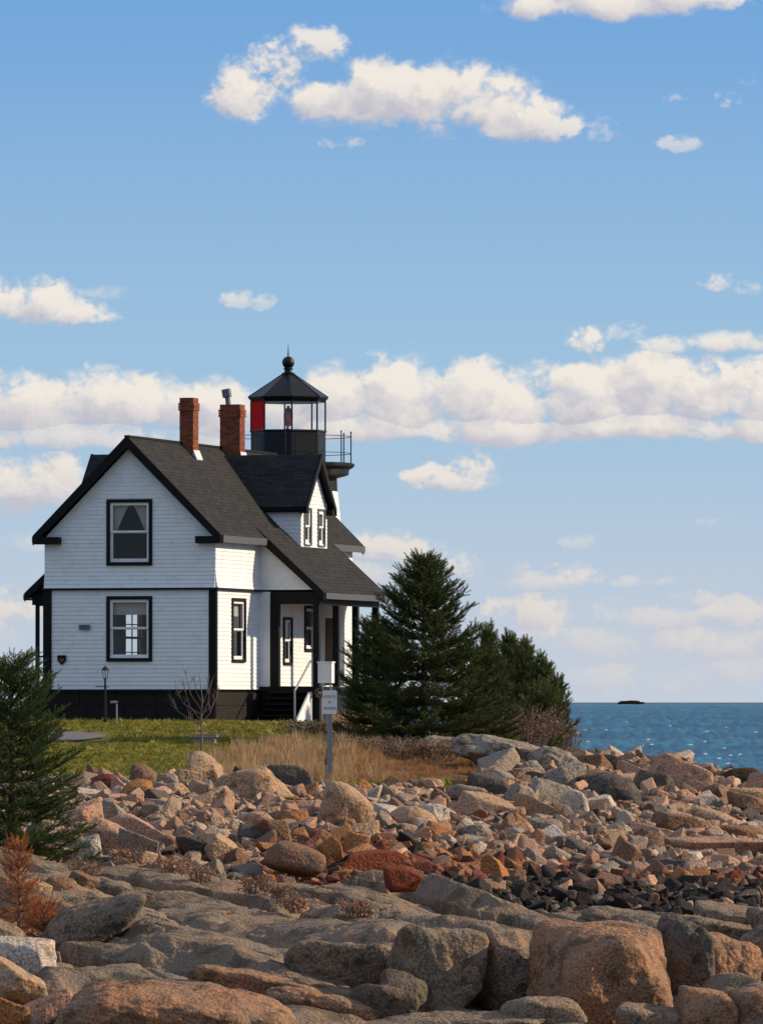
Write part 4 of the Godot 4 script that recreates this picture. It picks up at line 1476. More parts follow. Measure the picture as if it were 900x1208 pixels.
func dormer(H: Node, sg: float, zc: float, W: float) -> void:
	var X := func(lx): return lx if sg > 0 else -W - lx
	var hw := 1.30
	var front := 0.48
	var over := 0.70
	var out := Vector3(sg, 0, 0)
	var wall := holder("dormer_wall", H)
	var S := Vector3.FORWARD
	var gab := func(h): return hw if h < 5.70 else maxf(0.02, (6.86 - h) / 0.97)
	var fo := Vector3(X.call(front), RISE, -zc)
	clapboards(wall, fo, S, out, 4.20, 6.78, func(h): return -gab.call(h), gab, [[-0.99, -0.37, 4.50, 5.50], [0.37, 0.99, 4.50, 5.50]])
	for z in [-0.68, 0.68]:
		window(H, Vector3(X.call(front), 4.50 + RISE, -zc - z), S if sg > 0 else -S, out, 0.62, 1.00, 0.035, "valance", M.cap, 0.11)
	# cheeks
	var rx := func(h): return minf(0.46, 0.20 - (h - 4.6) / 1.009)
	if sg > 0:
		clapboards(wall, Vector3(0, RISE, -(zc - hw)), Vector3.RIGHT, Vector3.BACK, 4.35, 5.62, rx, fnum(front))
	for z in ([zc + hw] if sg > 0 else [zc - hw, zc + hw]):
		var st := new_st()
		prism(st, [hv(X.call(0.46), 4.3, z), hv(X.call(-0.85), 5.62, z), hv(X.call(0.46), 5.62, z)], Vector3(0, 0, 0.1 if z > zc else -0.1))
		build(st, "dormer_cheek", M.white2, H)
	part_bar(H, "dormer_lining", M.room, hv(minf(X.call(front - 0.45), X.call(front - 0.5)), 4.3, zc + hw - 0.1), hv(maxf(X.call(front - 0.45), X.call(front - 0.5)), 5.8, zc - hw + 0.1))
	# roof
	for k in [-1.0, 1.0]:
		var ez: float = zc + k * (hw + 0.20)
		roof_plane(H, hv(X.call(-0.72), 5.55, ez), hv(X.call(over), 5.55, ez), hv(X.call(-2.25), 7.08, zc), hv(X.call(over), 7.08, zc), 0.10)
		var st := new_st()
		var xa: float = X.call(over + 0.03)
		var xb: float = X.call(over - 0.05)
		hexa(st, [hv(xa, 7.10, zc), hv(xa, 5.56, ez), hv(xa, 5.36, ez), hv(xa, 6.86, zc), hv(xb, 7.10, zc), hv(xb, 5.56, ez), hv(xb, 5.36, ez), hv(xb, 6.86, zc)])
		build(st, "rake_board", M.black, H)
		var za: float = ez - k * 0.34
		var xs := [X.call(over), X.call(front + 0.03)]
		part_bar(H, "cornice_return", M.black, hv(xs.min(), 5.37, maxf(ez - k * 0.01, za)), hv(xs.max(), 5.54, minf(ez - k * 0.01, za)))
		var xe := [X.call(over - 0.06), X.call(-0.6)]
		part_bar(H, "eave_board", M.black, hv(xe.min(), 5.40, maxf(ez - 0.03 * k, zc + k * (hw + 0.03))), hv(xe.max(), 5.50, minf(ez - 0.03 * k, zc + k * (hw + 0.03))))

# ---------------------------------------------------------------- the light tower
func make_tower() -> void:
	var c := Vector3(at(340, 829, 202).x, EYE - RISE, -202.0)
	var T := base("light_tower", c, 0.0)
	tag(T, "white tapering light tower with a black lantern room rising behind the house", "lighthouse")
	var st := new_st()
	var prof := []
	var h := -0.9
	while h < 6.28:
		var r := 1.465 + (6.29 - h) * 0.1
		prof.append(Vector2(r + 0.016, h + RISE))
		prof.append(Vector2(r - 0.012, h + RISE + 0.118))
		h += 0.12
	lathe(st, Vector3.ZERO, prof, 32)
	build(st, "tower_wall", M.white2, T)
	st = new_st()
	lathe(st, Vector3.ZERO, [Vector2(0, 6.2 + RISE), Vector2(1.47, 6.2 + RISE), Vector2(1.45, 6.74 + RISE), Vector2(0, 6.74 + RISE)], 32)
	build(st, "neck", M.black, T)
	st = new_st()
	lathe(st, Vector3.ZERO, [Vector2(0, 6.70 + RISE), Vector2(1.52, 6.70 + RISE), Vector2(1.74, 6.76 + RISE), Vector2(1.80, 6.78 + RISE), Vector2(1.82, 6.94 + RISE), Vector2(1.90, 6.98 + RISE), Vector2(1.97, 7.03 + RISE), Vector2(1.98, 7.11 + RISE), Vector2(1.93, 7.13 + RISE), Vector2(0, 7.13 + RISE)], 32)
	build(st, "gallery_deck", M.iron, T)
	var rail := holder("gallery_railing", T)
	for k in 12:
		var a := deg_to_rad(88.0 + 30.0 * k)
		st = new_st()
		var p := Vector3(sin(a) * 1.87, 7.1 + RISE, cos(a) * 1.87)
		tube(st, [p, p + Vector3(0, 0.93, 0), p + Vector3(0, 0.95, 0), p + Vector3(0, 0.98, 0)], [0.02, 0.018, 0.03, 0.012], 8)
		build(st, "post", M.iron, rail)
	for y in [7.42, 7.92]:
		st = new_st()
		for k in 36:
			var a0 := TAU * k / 36.0
			var a1 := TAU * (k + 1) / 36.0
			tube(st, [Vector3(sin(a0) * 1.87, y + RISE, cos(a0) * 1.87), Vector3(sin(a1) * 1.87, y + RISE, cos(a1) * 1.87)], [0.011, 0.011], 5)
		build(st, "rail", M.iron, rail)
	# lantern room: octagon with a corner 6 degrees right of the camera
	var ph := deg_to_rad(6.3)
	var lan := holder("lantern_room", T)
	st = new_st()
	lathe(st, Vector3.ZERO, [Vector2(0, 7.1 + RISE), Vector2(1.12, 7.1 + RISE), Vector2(1.12, 8.04 + RISE), Vector2(1.15, 8.06 + RISE), Vector2(1.15, 8.11 + RISE), Vector2(0, 8.11 + RISE)], 8, ph)
	build(st, "parapet", M.iron, lan)
	for k in 8:
		var a := ph + TAU * k / 8.0
		var b := ph + TAU * (k + 1) / 8.0
		var pa := Vector3(sin(a), 0, cos(a)) * 1.11
		var pb := Vector3(sin(b), 0, cos(b)) * 1.11
		st = new_st()
		tube(st, [pa + Vector3(0, 8.08 + RISE, 0), pa + Vector3(0, 8.98 + RISE, 0)], [0.028, 0.028], 6)
		build(st, "mullion", M.iron, lan)
		st = new_st()
		var nn := ((pa + pb) * 0.5).normalized() * 0.006
		var ia := pa.lerp(pb, 0.02)
		var ib := pa.lerp(pb, 0.98)
		hexa(st, [ia + Vector3(0, 8.11 + RISE, 0) - nn, ib + Vector3(0, 8.11 + RISE, 0) - nn, ib + Vector3(0, 8.95 + RISE, 0) - nn, ia + Vector3(0, 8.95 + RISE, 0) - nn,
			ia + Vector3(0, 8.11 + RISE, 0) + nn, ib + Vector3(0, 8.11 + RISE, 0) + nn, ib + Vector3(0, 8.95 + RISE, 0) + nn, ia + Vector3(0, 8.95 + RISE, 0) + nn])
		var midang := wrapf(rad_to_deg((a + b) * 0.5), -180.0, 180.0)
		var red := midang < -50.0 and midang > -120.0
		var pane := build(st, "pane", M.red_glass if red else M.glass, lan)
		if red: tag(pane, "red glass pane of the lantern room")
		# raised panel on the parapet below
		st = new_st()
		var qa := pa.lerp(pb, 0.12) * 1.005
		var qb := pa.lerp(pb, 0.88) * 1.005
		var n2 := nn * 2.0
		hexa(st, [qa + Vector3(0, 7.3 + RISE, 0), qb + Vector3(0, 7.3 + RISE, 0), qb + Vector3(0, 7.95 + RISE, 0), qa + Vector3(0, 7.95 + RISE, 0), qa + Vector3(0, 7.3 + RISE, 0) + n2, qb + Vector3(0, 7.3 + RISE, 0) + n2, qb + Vector3(0, 7.95 + RISE, 0) + n2, qa + Vector3(0, 7.95 + RISE, 0) + n2])
		build(st, "panel", M.iron, lan)
	st = new_st()
	lathe(st, Vector3.ZERO, [Vector2(0, 8.94 + RISE), Vector2(1.10, 8.94 + RISE), Vector2(1.13, 9.0 + RISE), Vector2(1.19, 9.06 + RISE), Vector2(1.20, 9.10 + RISE), Vector2(0.62, 9.50 + RISE), Vector2(0.17, 9.79 + RISE), Vector2(0, 9.79 + RISE)], 8, ph)
	build(st, "roof", M.iron, lan)
	for k in 8:
		var a := ph + TAU * k / 8.0
		st = new_st()
		tube(st, [Vector3(sin(a) * 1.20, 9.105 + RISE, cos(a) * 1.20), Vector3(sin(a) * 0.17, 9.80 + RISE, cos(a) * 0.17)], [0.016, 0.013], 6)
		build(st, "roof_seam", M.iron, lan)
	st = new_st()
	var ball := [Vector2(0, 9.76 + RISE), Vector2(0.19, 9.77 + RISE), Vector2(0.20, 9.82 + RISE), Vector2(0.12, 9.85 + RISE), Vector2(0.11, 9.92 + RISE), Vector2(0.15, 9.95 + RISE), Vector2(0.12, 9.99 + RISE)]
	for k in 9:
		var t := -0.9 + k * 2.4 / 8.0
		ball.append(Vector2(maxf(0.02, cos(t) * 0.185), 10.14 + RISE + sin(t) * 0.185))
	ball.append(Vector2(0.02, 10.4 + RISE))
	ball.append(Vector2(0.0, 10.76 + RISE))
	lathe(st, Vector3.ZERO, ball, 20)
	build(st, "ventilator_ball", M.iron, lan)
	var lamp := holder("lamp", T)
	st = new_st()
	lathe(st, Vector3.ZERO, [Vector2(0, 8.28 + RISE), Vector2(0.12, 8.28 + RISE), Vector2(0.14, 8.42 + RISE), Vector2(0.14, 8.62 + RISE), Vector2(0.10, 8.74 + RISE), Vector2(0, 8.74 + RISE)], 16)
	build(st, "lens", M.red_lens, lamp)
	st = new_st()
	lathe(st, Vector3.ZERO, [Vector2(0.12, 8.11 + RISE), Vector2(0.06, 8.17 + RISE), Vector2(0.05, 8.24 + RISE), Vector2(0.15, 8.28 + RISE), Vector2(0.0, 8.281 + RISE)], 12)
	lathe(st, Vector3.ZERO, [Vector2(0.10, 8.74 + RISE), Vector2(0.04, 8.80 + RISE), Vector2(0.05, 8.84 + RISE), Vector2(0, 8.86 + RISE)], 12)
	build(st, "lamp_stand", M.metal, lamp)
# ---------------------------------------------------------------- trees and plants
# a bottle brush of needles along +y, one unit long
func sprig(sd: int, needles: int, length: float, width: float, tone: Color, spread_up := 0.75) -> ArrayMesh:
	var r := RandomNumberGenerator.new()
	r.seed = sd
	var st := new_st()
	for i in needles:
		var t := (i + 0.5) / needles
		var a := i * 2.399 + r.randf_range(-0.3, 0.3)
		var p := Vector3(0, t * 0.92, 0)
		var side := Vector3(cos(a), 0, sin(a))
		var dir := (side + Vector3(0, spread_up + r.randf_range(-0.2, 0.3), 0)).normalized()
		var w := dir.cross(Vector3(sin(a * 1.7), 0.4, cos(a * 1.3))).normalized() * width
		var tip := p + dir * length * r.randf_range(0.75, 1.15) * (1.0 - 0.35 * t)
		var k := r.randf_range(0.65, 1.35)
		st.set_color(Color(tone.r * k * r.randf_range(0.9, 1.15), tone.g * k, tone.b * k))
		st.add_vertex(p - w)
		st.add_vertex(p + w)
		st.add_vertex(tip)
	st.set_color(Color(0.09, 0.065, 0.045))
	for q in 2:
		var w := (Vector3.RIGHT if q == 0 else Vector3.BACK) * 0.022
		st.add_vertex(-w); st.add_vertex(w); st.add_vertex(Vector3(0, 1, 0))
	st.generate_normals()
	return st.commit()

func aim(p: Vector3, dir: Vector3, size: float, roll: float) -> Transform3D:
	var y := dir.normalized()
	var x := y.cross(Vector3(0.3, 0.1, 0.94)).normalized()
	var z := x.cross(y)
	return Transform3D((Basis(x, y, z) * Basis(Vector3.UP, roll)).scaled_local(Vector3.ONE * size), p)

# shape: fullness exponent of the outline; spray: spacing of sprigs; rise: how far branches point up
func conifer(called: String, label: String, group: String, where: Vector3, height: float, radius: float, sd: int, sprigs: Array, whorl: float, per: int, spacing: float, size: float, rise: float, shape: float, bare := 0.0, limb_m: Material = null) -> Node3D:
	var r := RandomNumberGenerator.new()
	r.seed = sd
	var root := base(called, where)
	tag(root, label, "tree", group)
	var tr := new_st()
	var lean := Vector3(r.randf_range(-0.02, 0.02), 1, r.randf_range(-0.02, 0.02)) * height
	var pts := []
	var rad := []
	for i in 9:
		var t := i / 8.0
		pts.append(lean * t + Vector3(r.randf_range(-1, 1), 0, r.randf_range(-1, 1)) * 0.012 * height * t * (1 - t) + Vector3(0, -0.25 if i == 0 else 0.0, 0))
		rad.append(lerpf(height * 0.019 + 0.02, 0.008, t))
	tube(tr, pts, rad, 8)
	var st := SurfaceTool.new()
	st.begin(Mesh.PRIMITIVE_TRIANGLES)
	var y := height * maxf(0.03, bare)
	while y < height * 0.985:
		var t := y / height
		var o := lean * t
		var n := per if t < 0.8 else maxi(3, per - 2)
		var ph := r.randf() * TAU
		for k in n:
			if r.randf() < 0.08: continue
			var a := ph + TAU * k / n + r.randf_range(-0.35, 0.35)
			var L := radius * pow(1.0 - t, shape) * r.randf_range(0.62, 1.12) * (1.0 if r.randf() > 0.12 else 1.18) + 0.10
			var el := lerpf(rise - 0.25, rise + 0.75, t) + r.randf_range(-0.12, 0.12)
			var dir := Vector3(cos(a) * cos(el), sin(el), sin(a) * cos(el))
			var droop := lerpf(0.28, -0.05, t) * L * (0.4 if rise > 0.3 else 1.0)
			var bp := []
			for q in 5:
				var s := q / 4.0
				bp.append(o + dir * L * s + Vector3(0, -droop * s * (1.0 - s) * 2.2 + 0.10 * L * s * s, 0))
			tube(tr, bp, [0.010 + 0.012 * L, 0.009 + 0.009 * L, 0.008 + 0.006 * L, 0.007, 0.004], 4)
			var s := 0.16 if L > 0.7 else 0.06
			while s <= 1.0:
				var f := s * 4.0
				var q := mini(3, int(f))
				var p: Vector3 = bp[q].lerp(bp[q + 1], f - q)
				var fw: Vector3 = (bp[q + 1] - bp[q]).normalized()
				var sd_ := fw.cross(Vector3.UP).normalized()
				for side in [-1.0, 1.0]:
					var bl: float = (0.36 * L * (1.0 - s) + 0.10) * r.randf_range(0.7, 1.2)
					var bd: Vector3 = (fw * 0.85 + sd_ * side * r.randf_range(0.6, 1.0) + Vector3(0, r.randf_range(-0.1, 0.38), 0)).normalized()
					var e := 0.0
					while e < bl:
						var pp := p + bd * e + Vector3(0, -0.10 * e, 0)
						var dd := (bd + Vector3(r.randf_range(-0.45, 0.45), r.randf_range(-0.25, 0.45), r.randf_range(-0.45, 0.45))).normalized()
						st.append_from(sprigs[r.randi() % sprigs.size()], 0, aim(pp, dd, size * r.randf_range(0.75, 1.2), r.randf() * TAU))
						e += spacing * 1.2
				s += spacing / maxf(L, 0.15)
			st.append_from(sprigs[r.randi() % sprigs.size()], 0, aim(bp[4] - (bp[4] - bp[3]) * 0.3, (bp[4] - bp[3]) + Vector3(0, 0.05, 0), size * 1.15, 0.0))
		y += whorl * lerpf(1.15, 0.75, t)
	st.append_from(sprigs[0], 0, aim(lean * 0.97, Vector3.UP, size * 1.4, 0.0))
	build(tr, "trunk", limb_m if limb_m else M.bark, root)
	put_mesh(st.commit(), "crown", M.leaf, root)
	return root

# a bush of bare twigs with scattered small leaves
func bush(called: String, label: String, group: String, where: Vector3, w: float, h: float, sd: int, twigs: int, tone: Color, leaves: int) -> void:
	var r := RandomNumberGenerator.new()
	r.seed = sd
	var root := base(called, where)
	tag(root, label, "shrub", group)
	var st := new_st()
	var lf := new_st()
	for i in twigs:
		var a := r.randf() * TAU
		var o := Vector3(cos(a), 0, sin(a)) * r.randf() * w * 0.5
		var tip := o + Vector3(cos(a) * r.randf() * w * 0.55, h * r.randf_range(0.5, 1.0), sin(a) * r.randf() * w * 0.4)
		var m := o.lerp(tip, 0.5) + Vector3(r.randf_range(-0.06, 0.06), 0.05, r.randf_range(-0.06, 0.06))
		tube(st, [o + Vector3(0, -0.1, 0), m, tip], [0.012, 0.008, 0.004], 4)
		for k in 3:
			var p := m.lerp(tip, r.randf())
			var q := p + Vector3(r.randf_range(-1, 1), r.randf_range(0.1, 1), r.randf_range(-1, 1)) * 0.16
			tube(st, [p, q], [0.005, 0.003], 3)
		for k in leaves:
			var p := o.lerp(tip, r.randf_range(0.3, 1.0)) + Vector3(r.randf_range(-1, 1), r.randf_range(-1, 1), r.randf_range(-1, 1)) * 0.12
			var d := Vector3(r.randfn(), r.randfn(), r.randfn()).normalized() * 0.035
			var e := d.cross(Vector3(r.randfn(), r.randfn(), r.randfn())).normalized() * 0.018
			var c := r.randf_range(0.6, 1.4)
			lf.set_color(Color(tone.r * c, tone.g * c * r.randf_range(0.8, 1.2), tone.b * c))
			for q in [p - d, p + e, p + d, p - d, p + d, p - e]: lf.add_vertex(q)
	build(st, "stems", M.twig, root)
	build(lf, "leaves", M.leaf, root)

func on_ground(u: float, v: float, d: float) -> Vector3:
	var p := at(u, v, d)
	p.y = gy(p.x, p.z)
	return p

func make_trees() -> void:
	var green := []
	for i in 3: green.append(sprig(10 + i, 34, 0.24, 0.030, [Color(0.046, 0.070, 0.021), Color(0.072, 0.098, 0.025), Color(0.115, 0.132, 0.034)][i]))
	var lush := []
	for i in 3: lush.append(sprig(20 + i, 38, 0.22, 0.026, [Color(0.046, 0.082, 0.024), Color(0.070, 0.108, 0.028), Color(0.105, 0.138, 0.036)][i]))
	var pine := []
	for i in 3: pine.append(sprig(30 + i, 36, 0.40, 0.030, [Color(0.070, 0.096, 0.026), Color(0.100, 0.125, 0.032), Color(0.140, 0.155, 0.042)][i], 1.1))
	var dead := []
	for i in 3: dead.append(sprig(40 + i, 26, 0.24, 0.026, [Color(0.62, 0.21, 0.04), Color(0.50, 0.16, 0.035), Color(0.36, 0.12, 0.035)][i]))
	conifer("spruce_tree", "big dark green spruce at the corner of the porch", "", on_ground(500, 870, 171), 4.75, 2.50, 3, green, 0.25, 9, 0.10, 0.25, 0.02, 0.72)
	conifer("spruce_tree", "shorter dark spruce crowding the porch beside the big one", "", on_ground(442, 862, 172.5), 3.0, 1.15, 5, green, 0.22, 8, 0.10, 0.25, 0.02, 0.6)
	conifer("spruce_tree", "low dense spruce leaning out from under the big one toward the sea", "", on_ground(568, 880, 173), 2.4, 1.30, 6, green, 0.21, 8, 0.10, 0.24, 0.05, 0.6)
	conifer("spruce_tree", "bushy green spruce standing above the dead orange sapling", "", on_ground(14, 1005, 119.5), 3.72, 1.42, 8, lush, 0.21, 9, 0.085, 0.19, 0.05, 0.42)
	var pl := ["slim pine with upright tufts next to the big spruce", "tallest tufted pine of the clump behind the russet shrub", "tufted pine in the middle of the pine clump", "lower tufted pine toward the seaward end of the clump", "small tufted pine at the seaward end of the clump", "short bushy pine in front of the pine clump"]
	var ps := [[578, 880, 190, 2.80, 0.66], [600, 880, 189, 2.72, 0.72], [620, 880, 188, 2.50, 0.70], [639, 884, 187, 2.15, 0.66], [655, 885, 185, 1.65, 0.55], [638, 886, 182, 1.25, 0.85]]
	for i in ps.size():
		conifer("pine_tree", pl[i], "pines behind the spruce", on_ground(ps[i][0], ps[i][1], ps[i][2]), ps[i][3], ps[i][4], 60 + i, pine, 0.25, 7, 0.14, 0.25, 0.65, 0.26)
	conifer("dead_spruce_sapling", "dead spruce sapling with orange brown needles below the green spruce", "", on_ground(24, 1110, 105.5), 1.75, 0.55, 71, dead, 0.12, 6, 0.10, 0.13, 0.15, 0.7, 0.0, M.twig)
	conifer("dead_spruce_sapling", "small dead sapling beside the taller dead orange one", "", on_ground(52, 1115, 105.0), 0.85, 0.45, 72, dead, 0.10, 6, 0.09, 0.13, 0.15, 0.6, 0.0, M.twig)
	bush("dry_shrub", "leafless reddish brown shrub between the spruce and the pines", "", on_ground(605, 882, 178), 1.9, 1.15, 80, 140, Color(0.26, 0.10, 0.055), 14)
	bush("dry_shrub", "thin bare shrub at the seaward foot of the pines", "", on_ground(668, 888, 184), 0.7, 0.75, 81, 40, Color(0.15, 0.07, 0.04), 2)
	bush("dry_shrub", "low russet shrub in front of the big spruce", "", on_ground(500, 880, 164), 2.0, 0.5, 82, 130, Color(0.20, 0.10, 0.04), 14)
	bush("dry_shrub", "low olive brown shrub beside the russet one under the spruce", "", on_ground(440, 876, 165), 1.7, 0.42, 83, 110, Color(0.13, 0.09, 0.03), 14)
	bush("dry_shrub", "orange brown undergrowth round the feet of the dead saplings", "", on_ground(28, 1118, 104.6), 1.1, 0.34, 84, 90, Color(0.34, 0.13, 0.04), 12)
	for q in [[205, 1018, 0.22], [240, 1027, 0.2], [330, 1052, 0.26], [352, 1062, 0.2], [300, 1040, 0.18], [420, 1066, 0.16], [150, 1012, 0.2], [100, 1025, 0.2]]:
		var dd := depth_of(q[0], q[1])
		bush("ledge_plant", "tiny russet plant rooted in a crack of the granite ledge", "russet plants in the ledge cracks", on_ground(q[0], q[1], dd) + Vector3(0, 0.2, 0), 0.4, q[2] * 0.7, 200 + int(q[0]), 20, Color(0.30, 0.12, 0.05), 8)
	bush("dry_shrub", "dark low shrub beside the porch steps", "", on_ground(372, 858, 176), 1.5, 0.32, 85, 90, Color(0.05, 0.04, 0.02), 12)

func make_yard() -> void:
	# lamp post
	var lp := base("lamp_post", on_ground(124.5, 852, 183.5))
	tag(lp, "thin black lamp post with a glass lantern in front of the gable window", "lamp post")
	var st := new_st()
	tube(st, [Vector3(0, -0.1, 0), Vector3(0, 0.1, 0), Vector3(0, 0.12, 0), Vector3(0, 1.2, 0)], [0.06, 0.055, 0.035, 0.028], 10)
	build(st, "pole", M.iron, lp)
	st = new_st()
	tube(st, [Vector3(-0.26, 0.98, 0), Vector3(0.1, 0.98, 0)], [0.012, 0.012], 6)
	build(st, "crossbar", M.iron, lp)
	st = new_st()
	for k in 6:
		var a := TAU * k / 6.0
		tube(st, [Vector3(sin(a) * 0.055, 1.2, cos(a) * 0.055), Vector3(sin(a) * 0.10, 1.42, cos(a) * 0.10)], [0.008, 0.008], 4)
	lathe(st, Vector3.ZERO, [Vector2(0, 1.18), Vector2(0.07, 1.19), Vector2(0.06, 1.21), Vector2(0, 1.21)], 6)
	lathe(st, Vector3.ZERO, [Vector2(0, 1.415), Vector2(0.125, 1.42), Vector2(0.06, 1.50), Vector2(0.015, 1.53), Vector2(0, 1.58)], 6)
	build(st, "lantern_frame", M.iron, lp)
	st = new_st()
	lathe(st, Vector3.ZERO, [Vector2(0.05, 1.21), Vector2(0.092, 1.415)], 6)
	build(st, "lantern_glass", M.glass, lp)
	# vent pipe
	var vp := base("vent_pipe", on_ground(138, 856, 181.5))
	tag(vp, "short pale metal pipe with a bent top standing in the lawn", "pipe")
	st = new_st()
	tube(st, [Vector3(0, -0.1, 0), Vector3(0, 0.56, 0)], [0.022, 0.022], 10)
	build(st, "pipe", M.metal, vp)
	st = new_st()
	tube(st, [Vector3(0.02, 0.60, 0), Vector3(-0.06, 0.61, 0), Vector3(-0.17, 0.60, 0)], [0.035, 0.035, 0.032], 10)
	build(st, "elbow", M.metal, vp)
	var wp := base("marker_post", on_ground(37.5, 858, 180.0))
	tag(wp, "thin white marker post half hidden behind the green spruce", "post")
	st = new_st()
	tube(st, [Vector3(0, -0.1, 0), Vector3(0, 0.68, 0)], [0.028, 0.028], 8)
	build(st, "shaft", M.white2, wp)
	st = new_st()
	lathe(st, Vector3.ZERO, [Vector2(0.034, 0.66), Vector2(0.034, 0.70), Vector2(0, 0.73)], 8)
	build(st, "cap", M.white, wp)
	# sign
	var sp := base("warning_sign", on_ground(389, 926, depth_of(389, 926)), 0.02)
	tag(sp, "white rectangular warning sign on a grey metal post above the boulders", "sign")
	st = new_st()
	var ph := 2.06
	bar(st, Vector3(-0.055, -0.3, -0.02), Vector3(-0.035, ph, 0.02))
	bar(st, Vector3(0.035, -0.3, -0.02), Vector3(0.055, ph, 0.02))
	bar(st, Vector3(-0.035, -0.3, -0.02), Vector3(0.035, ph, -0.01))
	build(st, "post", M.metal, sp)
	st = new_st()
	var r := 0.03
	var pw := 0.158
	var y0 := 1.54
	var y1 := 2.06
	var poly := []
	for cn in [[pw - r, y1 - r, 0.0], [-pw + r, y1 - r, 90.0], [-pw + r, y0 + r, 180.0], [pw - r, y0 + r, 270.0]]:
		for k in 4:
			var a := deg_to_rad(cn[2] + k * 30.0)
			poly.append(Vector3(cn[0] + cos(a) * r, cn[1] + sin(a) * r, 0.021))
	prism(st, poly, Vector3(0, 0, 0.006))
	build(st, "plate", M.sign, sp)
	var sf := SystemFont.new()
	sf.font_names = PackedStringArray(["Droid Sans"])
	for q in [["RESTRICTED", 1.915, 0.265], ["NO", 1.80, 0.062], ["TRESPASSING", 1.665, 0.275]]:
		var tm := TextMesh.new()
		tm.text = q[0]
		tm.font = sf
		tm.font_size = 32
		tm.pixel_size = 0.002
		tm.depth = 0.002
		var bw := maxf(0.01, tm.get_aabb().size.x)
		var o := put_mesh(tm, "lettering", M.ink, sp)
		o.position = Vector3(0, q[1], 0.0285)
		var k: float = q[2] / bw
		o.scale = Vector3(k, maxf(k, 1.0) * 1.25, 1)
	st = new_st()
	bar(st, Vector3(-0.12, 0.42, -0.05), Vector3(-0.058, 0.56, 0.03))
	tube(st, [Vector3(-0.075, 0.56, 0), Vector3(-0.07, 0.75, 0.0), Vector3(-0.06, 0.8, 0)], [0.012, 0.012, 0.012], 6)
	tube(st, [Vector3(-0.09, 0.42, 0), Vector3(-0.085, -0.1, 0.0)], [0.012, 0.012], 6)
	build(st, "junction_box", M.wood, sp)
	# bare sapling
	var sap := base("bare_sapling", on_ground(238, 893, 161.0))
	tag(sap, "leafless young tree standing on the lawn beside the pointed rock", "tree")
	var rr := RandomNumberGenerator.new()
	rr.seed = 12
	st = new_st()
	tube(st, [Vector3(0, -0.1, 0), Vector3(0.01, 0.5, 0), Vector3(-0.01, 0.9, 0), Vector3(0.02, 1.4, 0), Vector3(-0.03, 1.75, 0), Vector3(-0.05, 2.0, 0)], [0.035, 0.028, 0.024, 0.016, 0.010, 0.005], 7)
	build(st, "trunk", M.twig, sap)
	st = new_st()
	for q in [[0.75, -0.80, 0.75], [0.85, -0.42, 0.85], [0.95, 0.22, 0.8], [0.8, 0.30, 0.6], [1.1, -0.38, 0.9], [1.2, 0.20, 0.75], [1.3, -0.18, 0.6], [1.0, -0.6, 0.6], [0.6, -0.3, 0.35], [1.0, 0.42, 0.6]]:
		var a := Vector3(0, q[0], 0)
		var b := a + Vector3(q[1], q[2], rr.randf_range(-0.3, 0.3))
		var m := a.lerp(b, 0.5) + Vector3(q[1] * 0.18, -0.06, 0)
		tube(st, [a, m, b], [0.014, 0.009, 0.004], 5)
		for k in 7:
			var p := m.lerp(b, rr.randf())
			tube(st, [p, p + Vector3(rr.randf_range(-0.18, 0.18), rr.randf_range(0.08, 0.34), rr.randf_range(-0.15, 0.15))], [0.006, 0.003], 4)
	build(st, "branches", M.twig, sap)
	# low stone box and path on the lawn
	var sb := base("stone_box", on_ground(243, 876, 168.5), -0.25)
	tag(sb, "low grey stone box with a slab lid on the lawn beside the bare sapling", "stone box")
	st = new_st()
	bar(st, Vector3(-0.30, -0.2, -0.25), Vector3(0.30, 0.17, 0.25))
	build(st, "box", M.rock_grey, sb)
	st = new_st()
	bar(st, Vector3(-0.36, 0.17, -0.3), Vector3(0.36, 0.25, 0.3))
	build(st, "lid", M.rock_grey, sb)
	st = new_st()
	var edge := []
	for q in [[60, 168.5], [92, 169.3], [122, 171.5], [126, 173.0], [96, 175.2], [50, 175.0]]: edge.append(on_ground(q[0], 880, q[1]) + Vector3(0, 0.03, 0))
	for i in range(1, edge.size() - 1): tri(st, edge[0], edge[i], edge[i + 1], edge[0] - Vector3(0, 5, 0))
	var pa := build(st, "path", M.path, self)
	tag(pa, "patch of grey gravel path on the lawn", "path", "", "structure")

func tuft(sd: int, blades: int, h: float, spread_: float, w: float, tone: Color, tone2: Color) -> ArrayMesh:
	var r := RandomNumberGenerator.new()
	r.seed = sd
	var st := new_st()
	for i in blades:
		var a := r.randf() * TAU
		var o := Vector3(cos(a), 0, sin(a)) * r.randf() * spread_ * 0.5
		var tip := o + Vector3(cos(a) * r.randf() * spread_, h * r.randf_range(0.6, 1.1), sin(a) * r.randf() * spread_)
		var m := o.lerp(tip, 0.55) + Vector3(0, 0.06 * h, 0)
		var s := Vector3(-sin(a + r.randf()), 0, cos(a + r.randf())) * w
		st.set_color(tone.lerp(tone2, r.randf()))
		for q in [o - s, o + s, m + s * 0.7, o - s, m + s * 0.7, m - s * 0.7, m - s * 0.7, m + s * 0.7, tip]: st.add_vertex(q)
	st.generate_normals()
	return st.commit()

func scatter(called: String, label: String, category: String, meshes: Array, spots: Array) -> void:
	var hold := base(called, Vector3.ZERO)
	tag(hold, label, category, "", "stuff")
	for i in meshes.size():
		var mine: Array = spots[i]
		var mm := MultiMesh.new()
		mm.transform_format = MultiMesh.TRANSFORM_3D
		mm.mesh = meshes[i]
		mm.instance_count = mine.size()
		for j in mine.size(): mm.set_instance_transform(j, mine[j])
		var mi := MultiMeshInstance3D.new()
		mi.name = "tufts"
		mi.multimesh = mm
		mi.material_override = M.grass
		mi.set_meta("kind", "stuff")
		hold.add_child(mi, true)

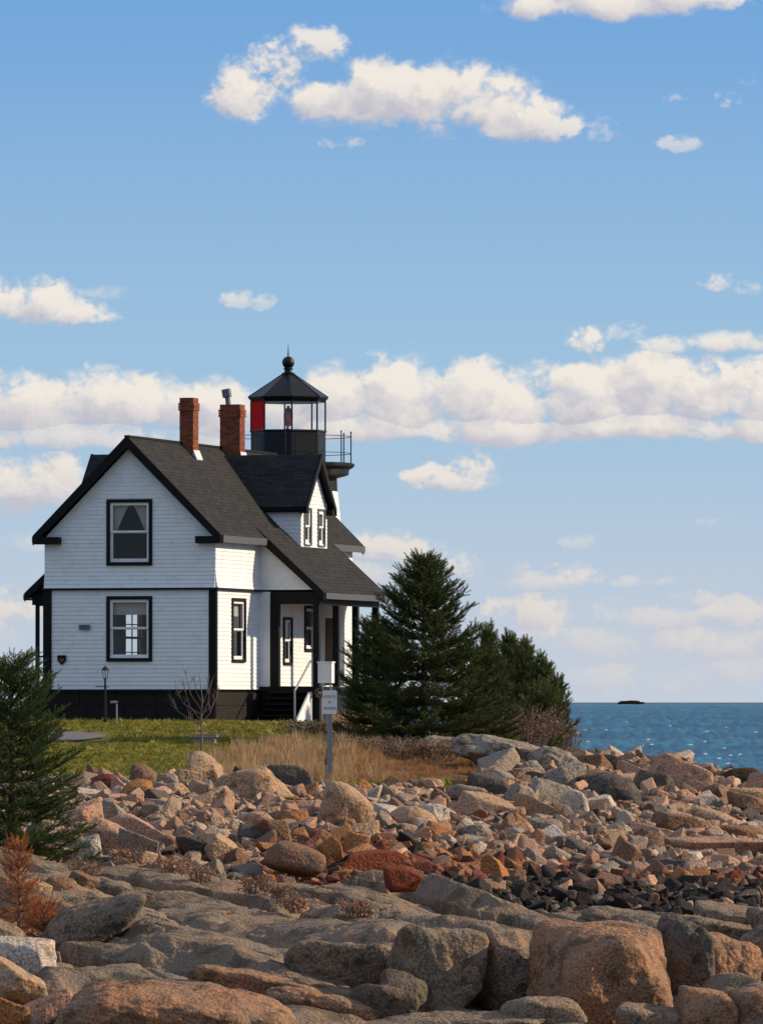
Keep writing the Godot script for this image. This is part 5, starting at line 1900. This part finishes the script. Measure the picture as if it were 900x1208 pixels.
func make_grass() -> void:
	var lawn := [[], [], [], []]
	var dry := [[], [], [], []]
	for n in 52000:
		var d := rng.randf_range(143, 186)
		var u := rng.randf_range(-60, 690)
		var x := (u - 450.0) / F * d
		var wob := fbm.get_noise_2d(x * 0.25, d * 0.12)
		var z := zone(u, d, wob)
		if z > 1: continue
		var p := Vector3(x, gy(x, -d) - 0.01, -d)
		var b := Basis(Vector3.UP, rng.randf() * TAU)
		var n2 := fbm.get_noise_2d(x * 0.8, d * 0.5 + 30.0)
		if z == 0:
			if u > 50 and u < 130 and d > 168 and d < 175.5: continue
			if n2 < -0.2 and rng.randf() < 0.5: continue
			lawn[(0 if rng.randf() < 0.5 else 3) if n2 + rng.randf_range(-0.25, 0.25) < 0.0 else (1 if rng.randf() < 0.5 else 2)].append(Transform3D(b.scaled(Vector3.ONE * rng.randf_range(0.6, 1.3) * (1.0 if rng.randf() < 0.96 else 2.2)), p))
		else:
			if rng.randf() > 0.30 + n2 * 1.3: continue
			var tall := rng.randf_range(0.45, 1.1) * (1.0 if u < 450 else 0.42) * (0.75 + n2 * 0.9)
			dry[rng.randi() % 2 * 2 + (1 if u + rng.randf_range(-60, 60) > 445 else 0)].append(Transform3D(b.scaled(Vector3(1, 1, 1) * tall), p))
	var g := []
	for i in 4: g.append(tuft(90 + i, 9, 0.06, 0.10, 0.006, [Color(0.16, 0.17, 0.022), Color(0.27, 0.24, 0.035), Color(0.33, 0.26, 0.05), Color(0.13, 0.15, 0.025)][i], [Color(0.25, 0.24, 0.04), Color(0.36, 0.30, 0.06), Color(0.42, 0.32, 0.09), Color(0.20, 0.21, 0.035)][i]))
	var t := []
	for i in 4: t.append(tuft(95 + i, 13, 0.40, 0.16, 0.006, [Color(0.40, 0.23, 0.10), Color(0.34, 0.155, 0.06), Color(0.46, 0.29, 0.15), Color(0.32, 0.13, 0.05)][i], [Color(0.50, 0.34, 0.19), Color(0.40, 0.24, 0.11), Color(0.56, 0.40, 0.24), Color(0.36, 0.19, 0.08)][i]))
	scatter("lawn_grass", "short yellow green grass of the lawn round the house", "grass", g, lawn)
	scatter("dry_grass", "tall straw coloured dry grass above the boulders", "grass", t, dry)
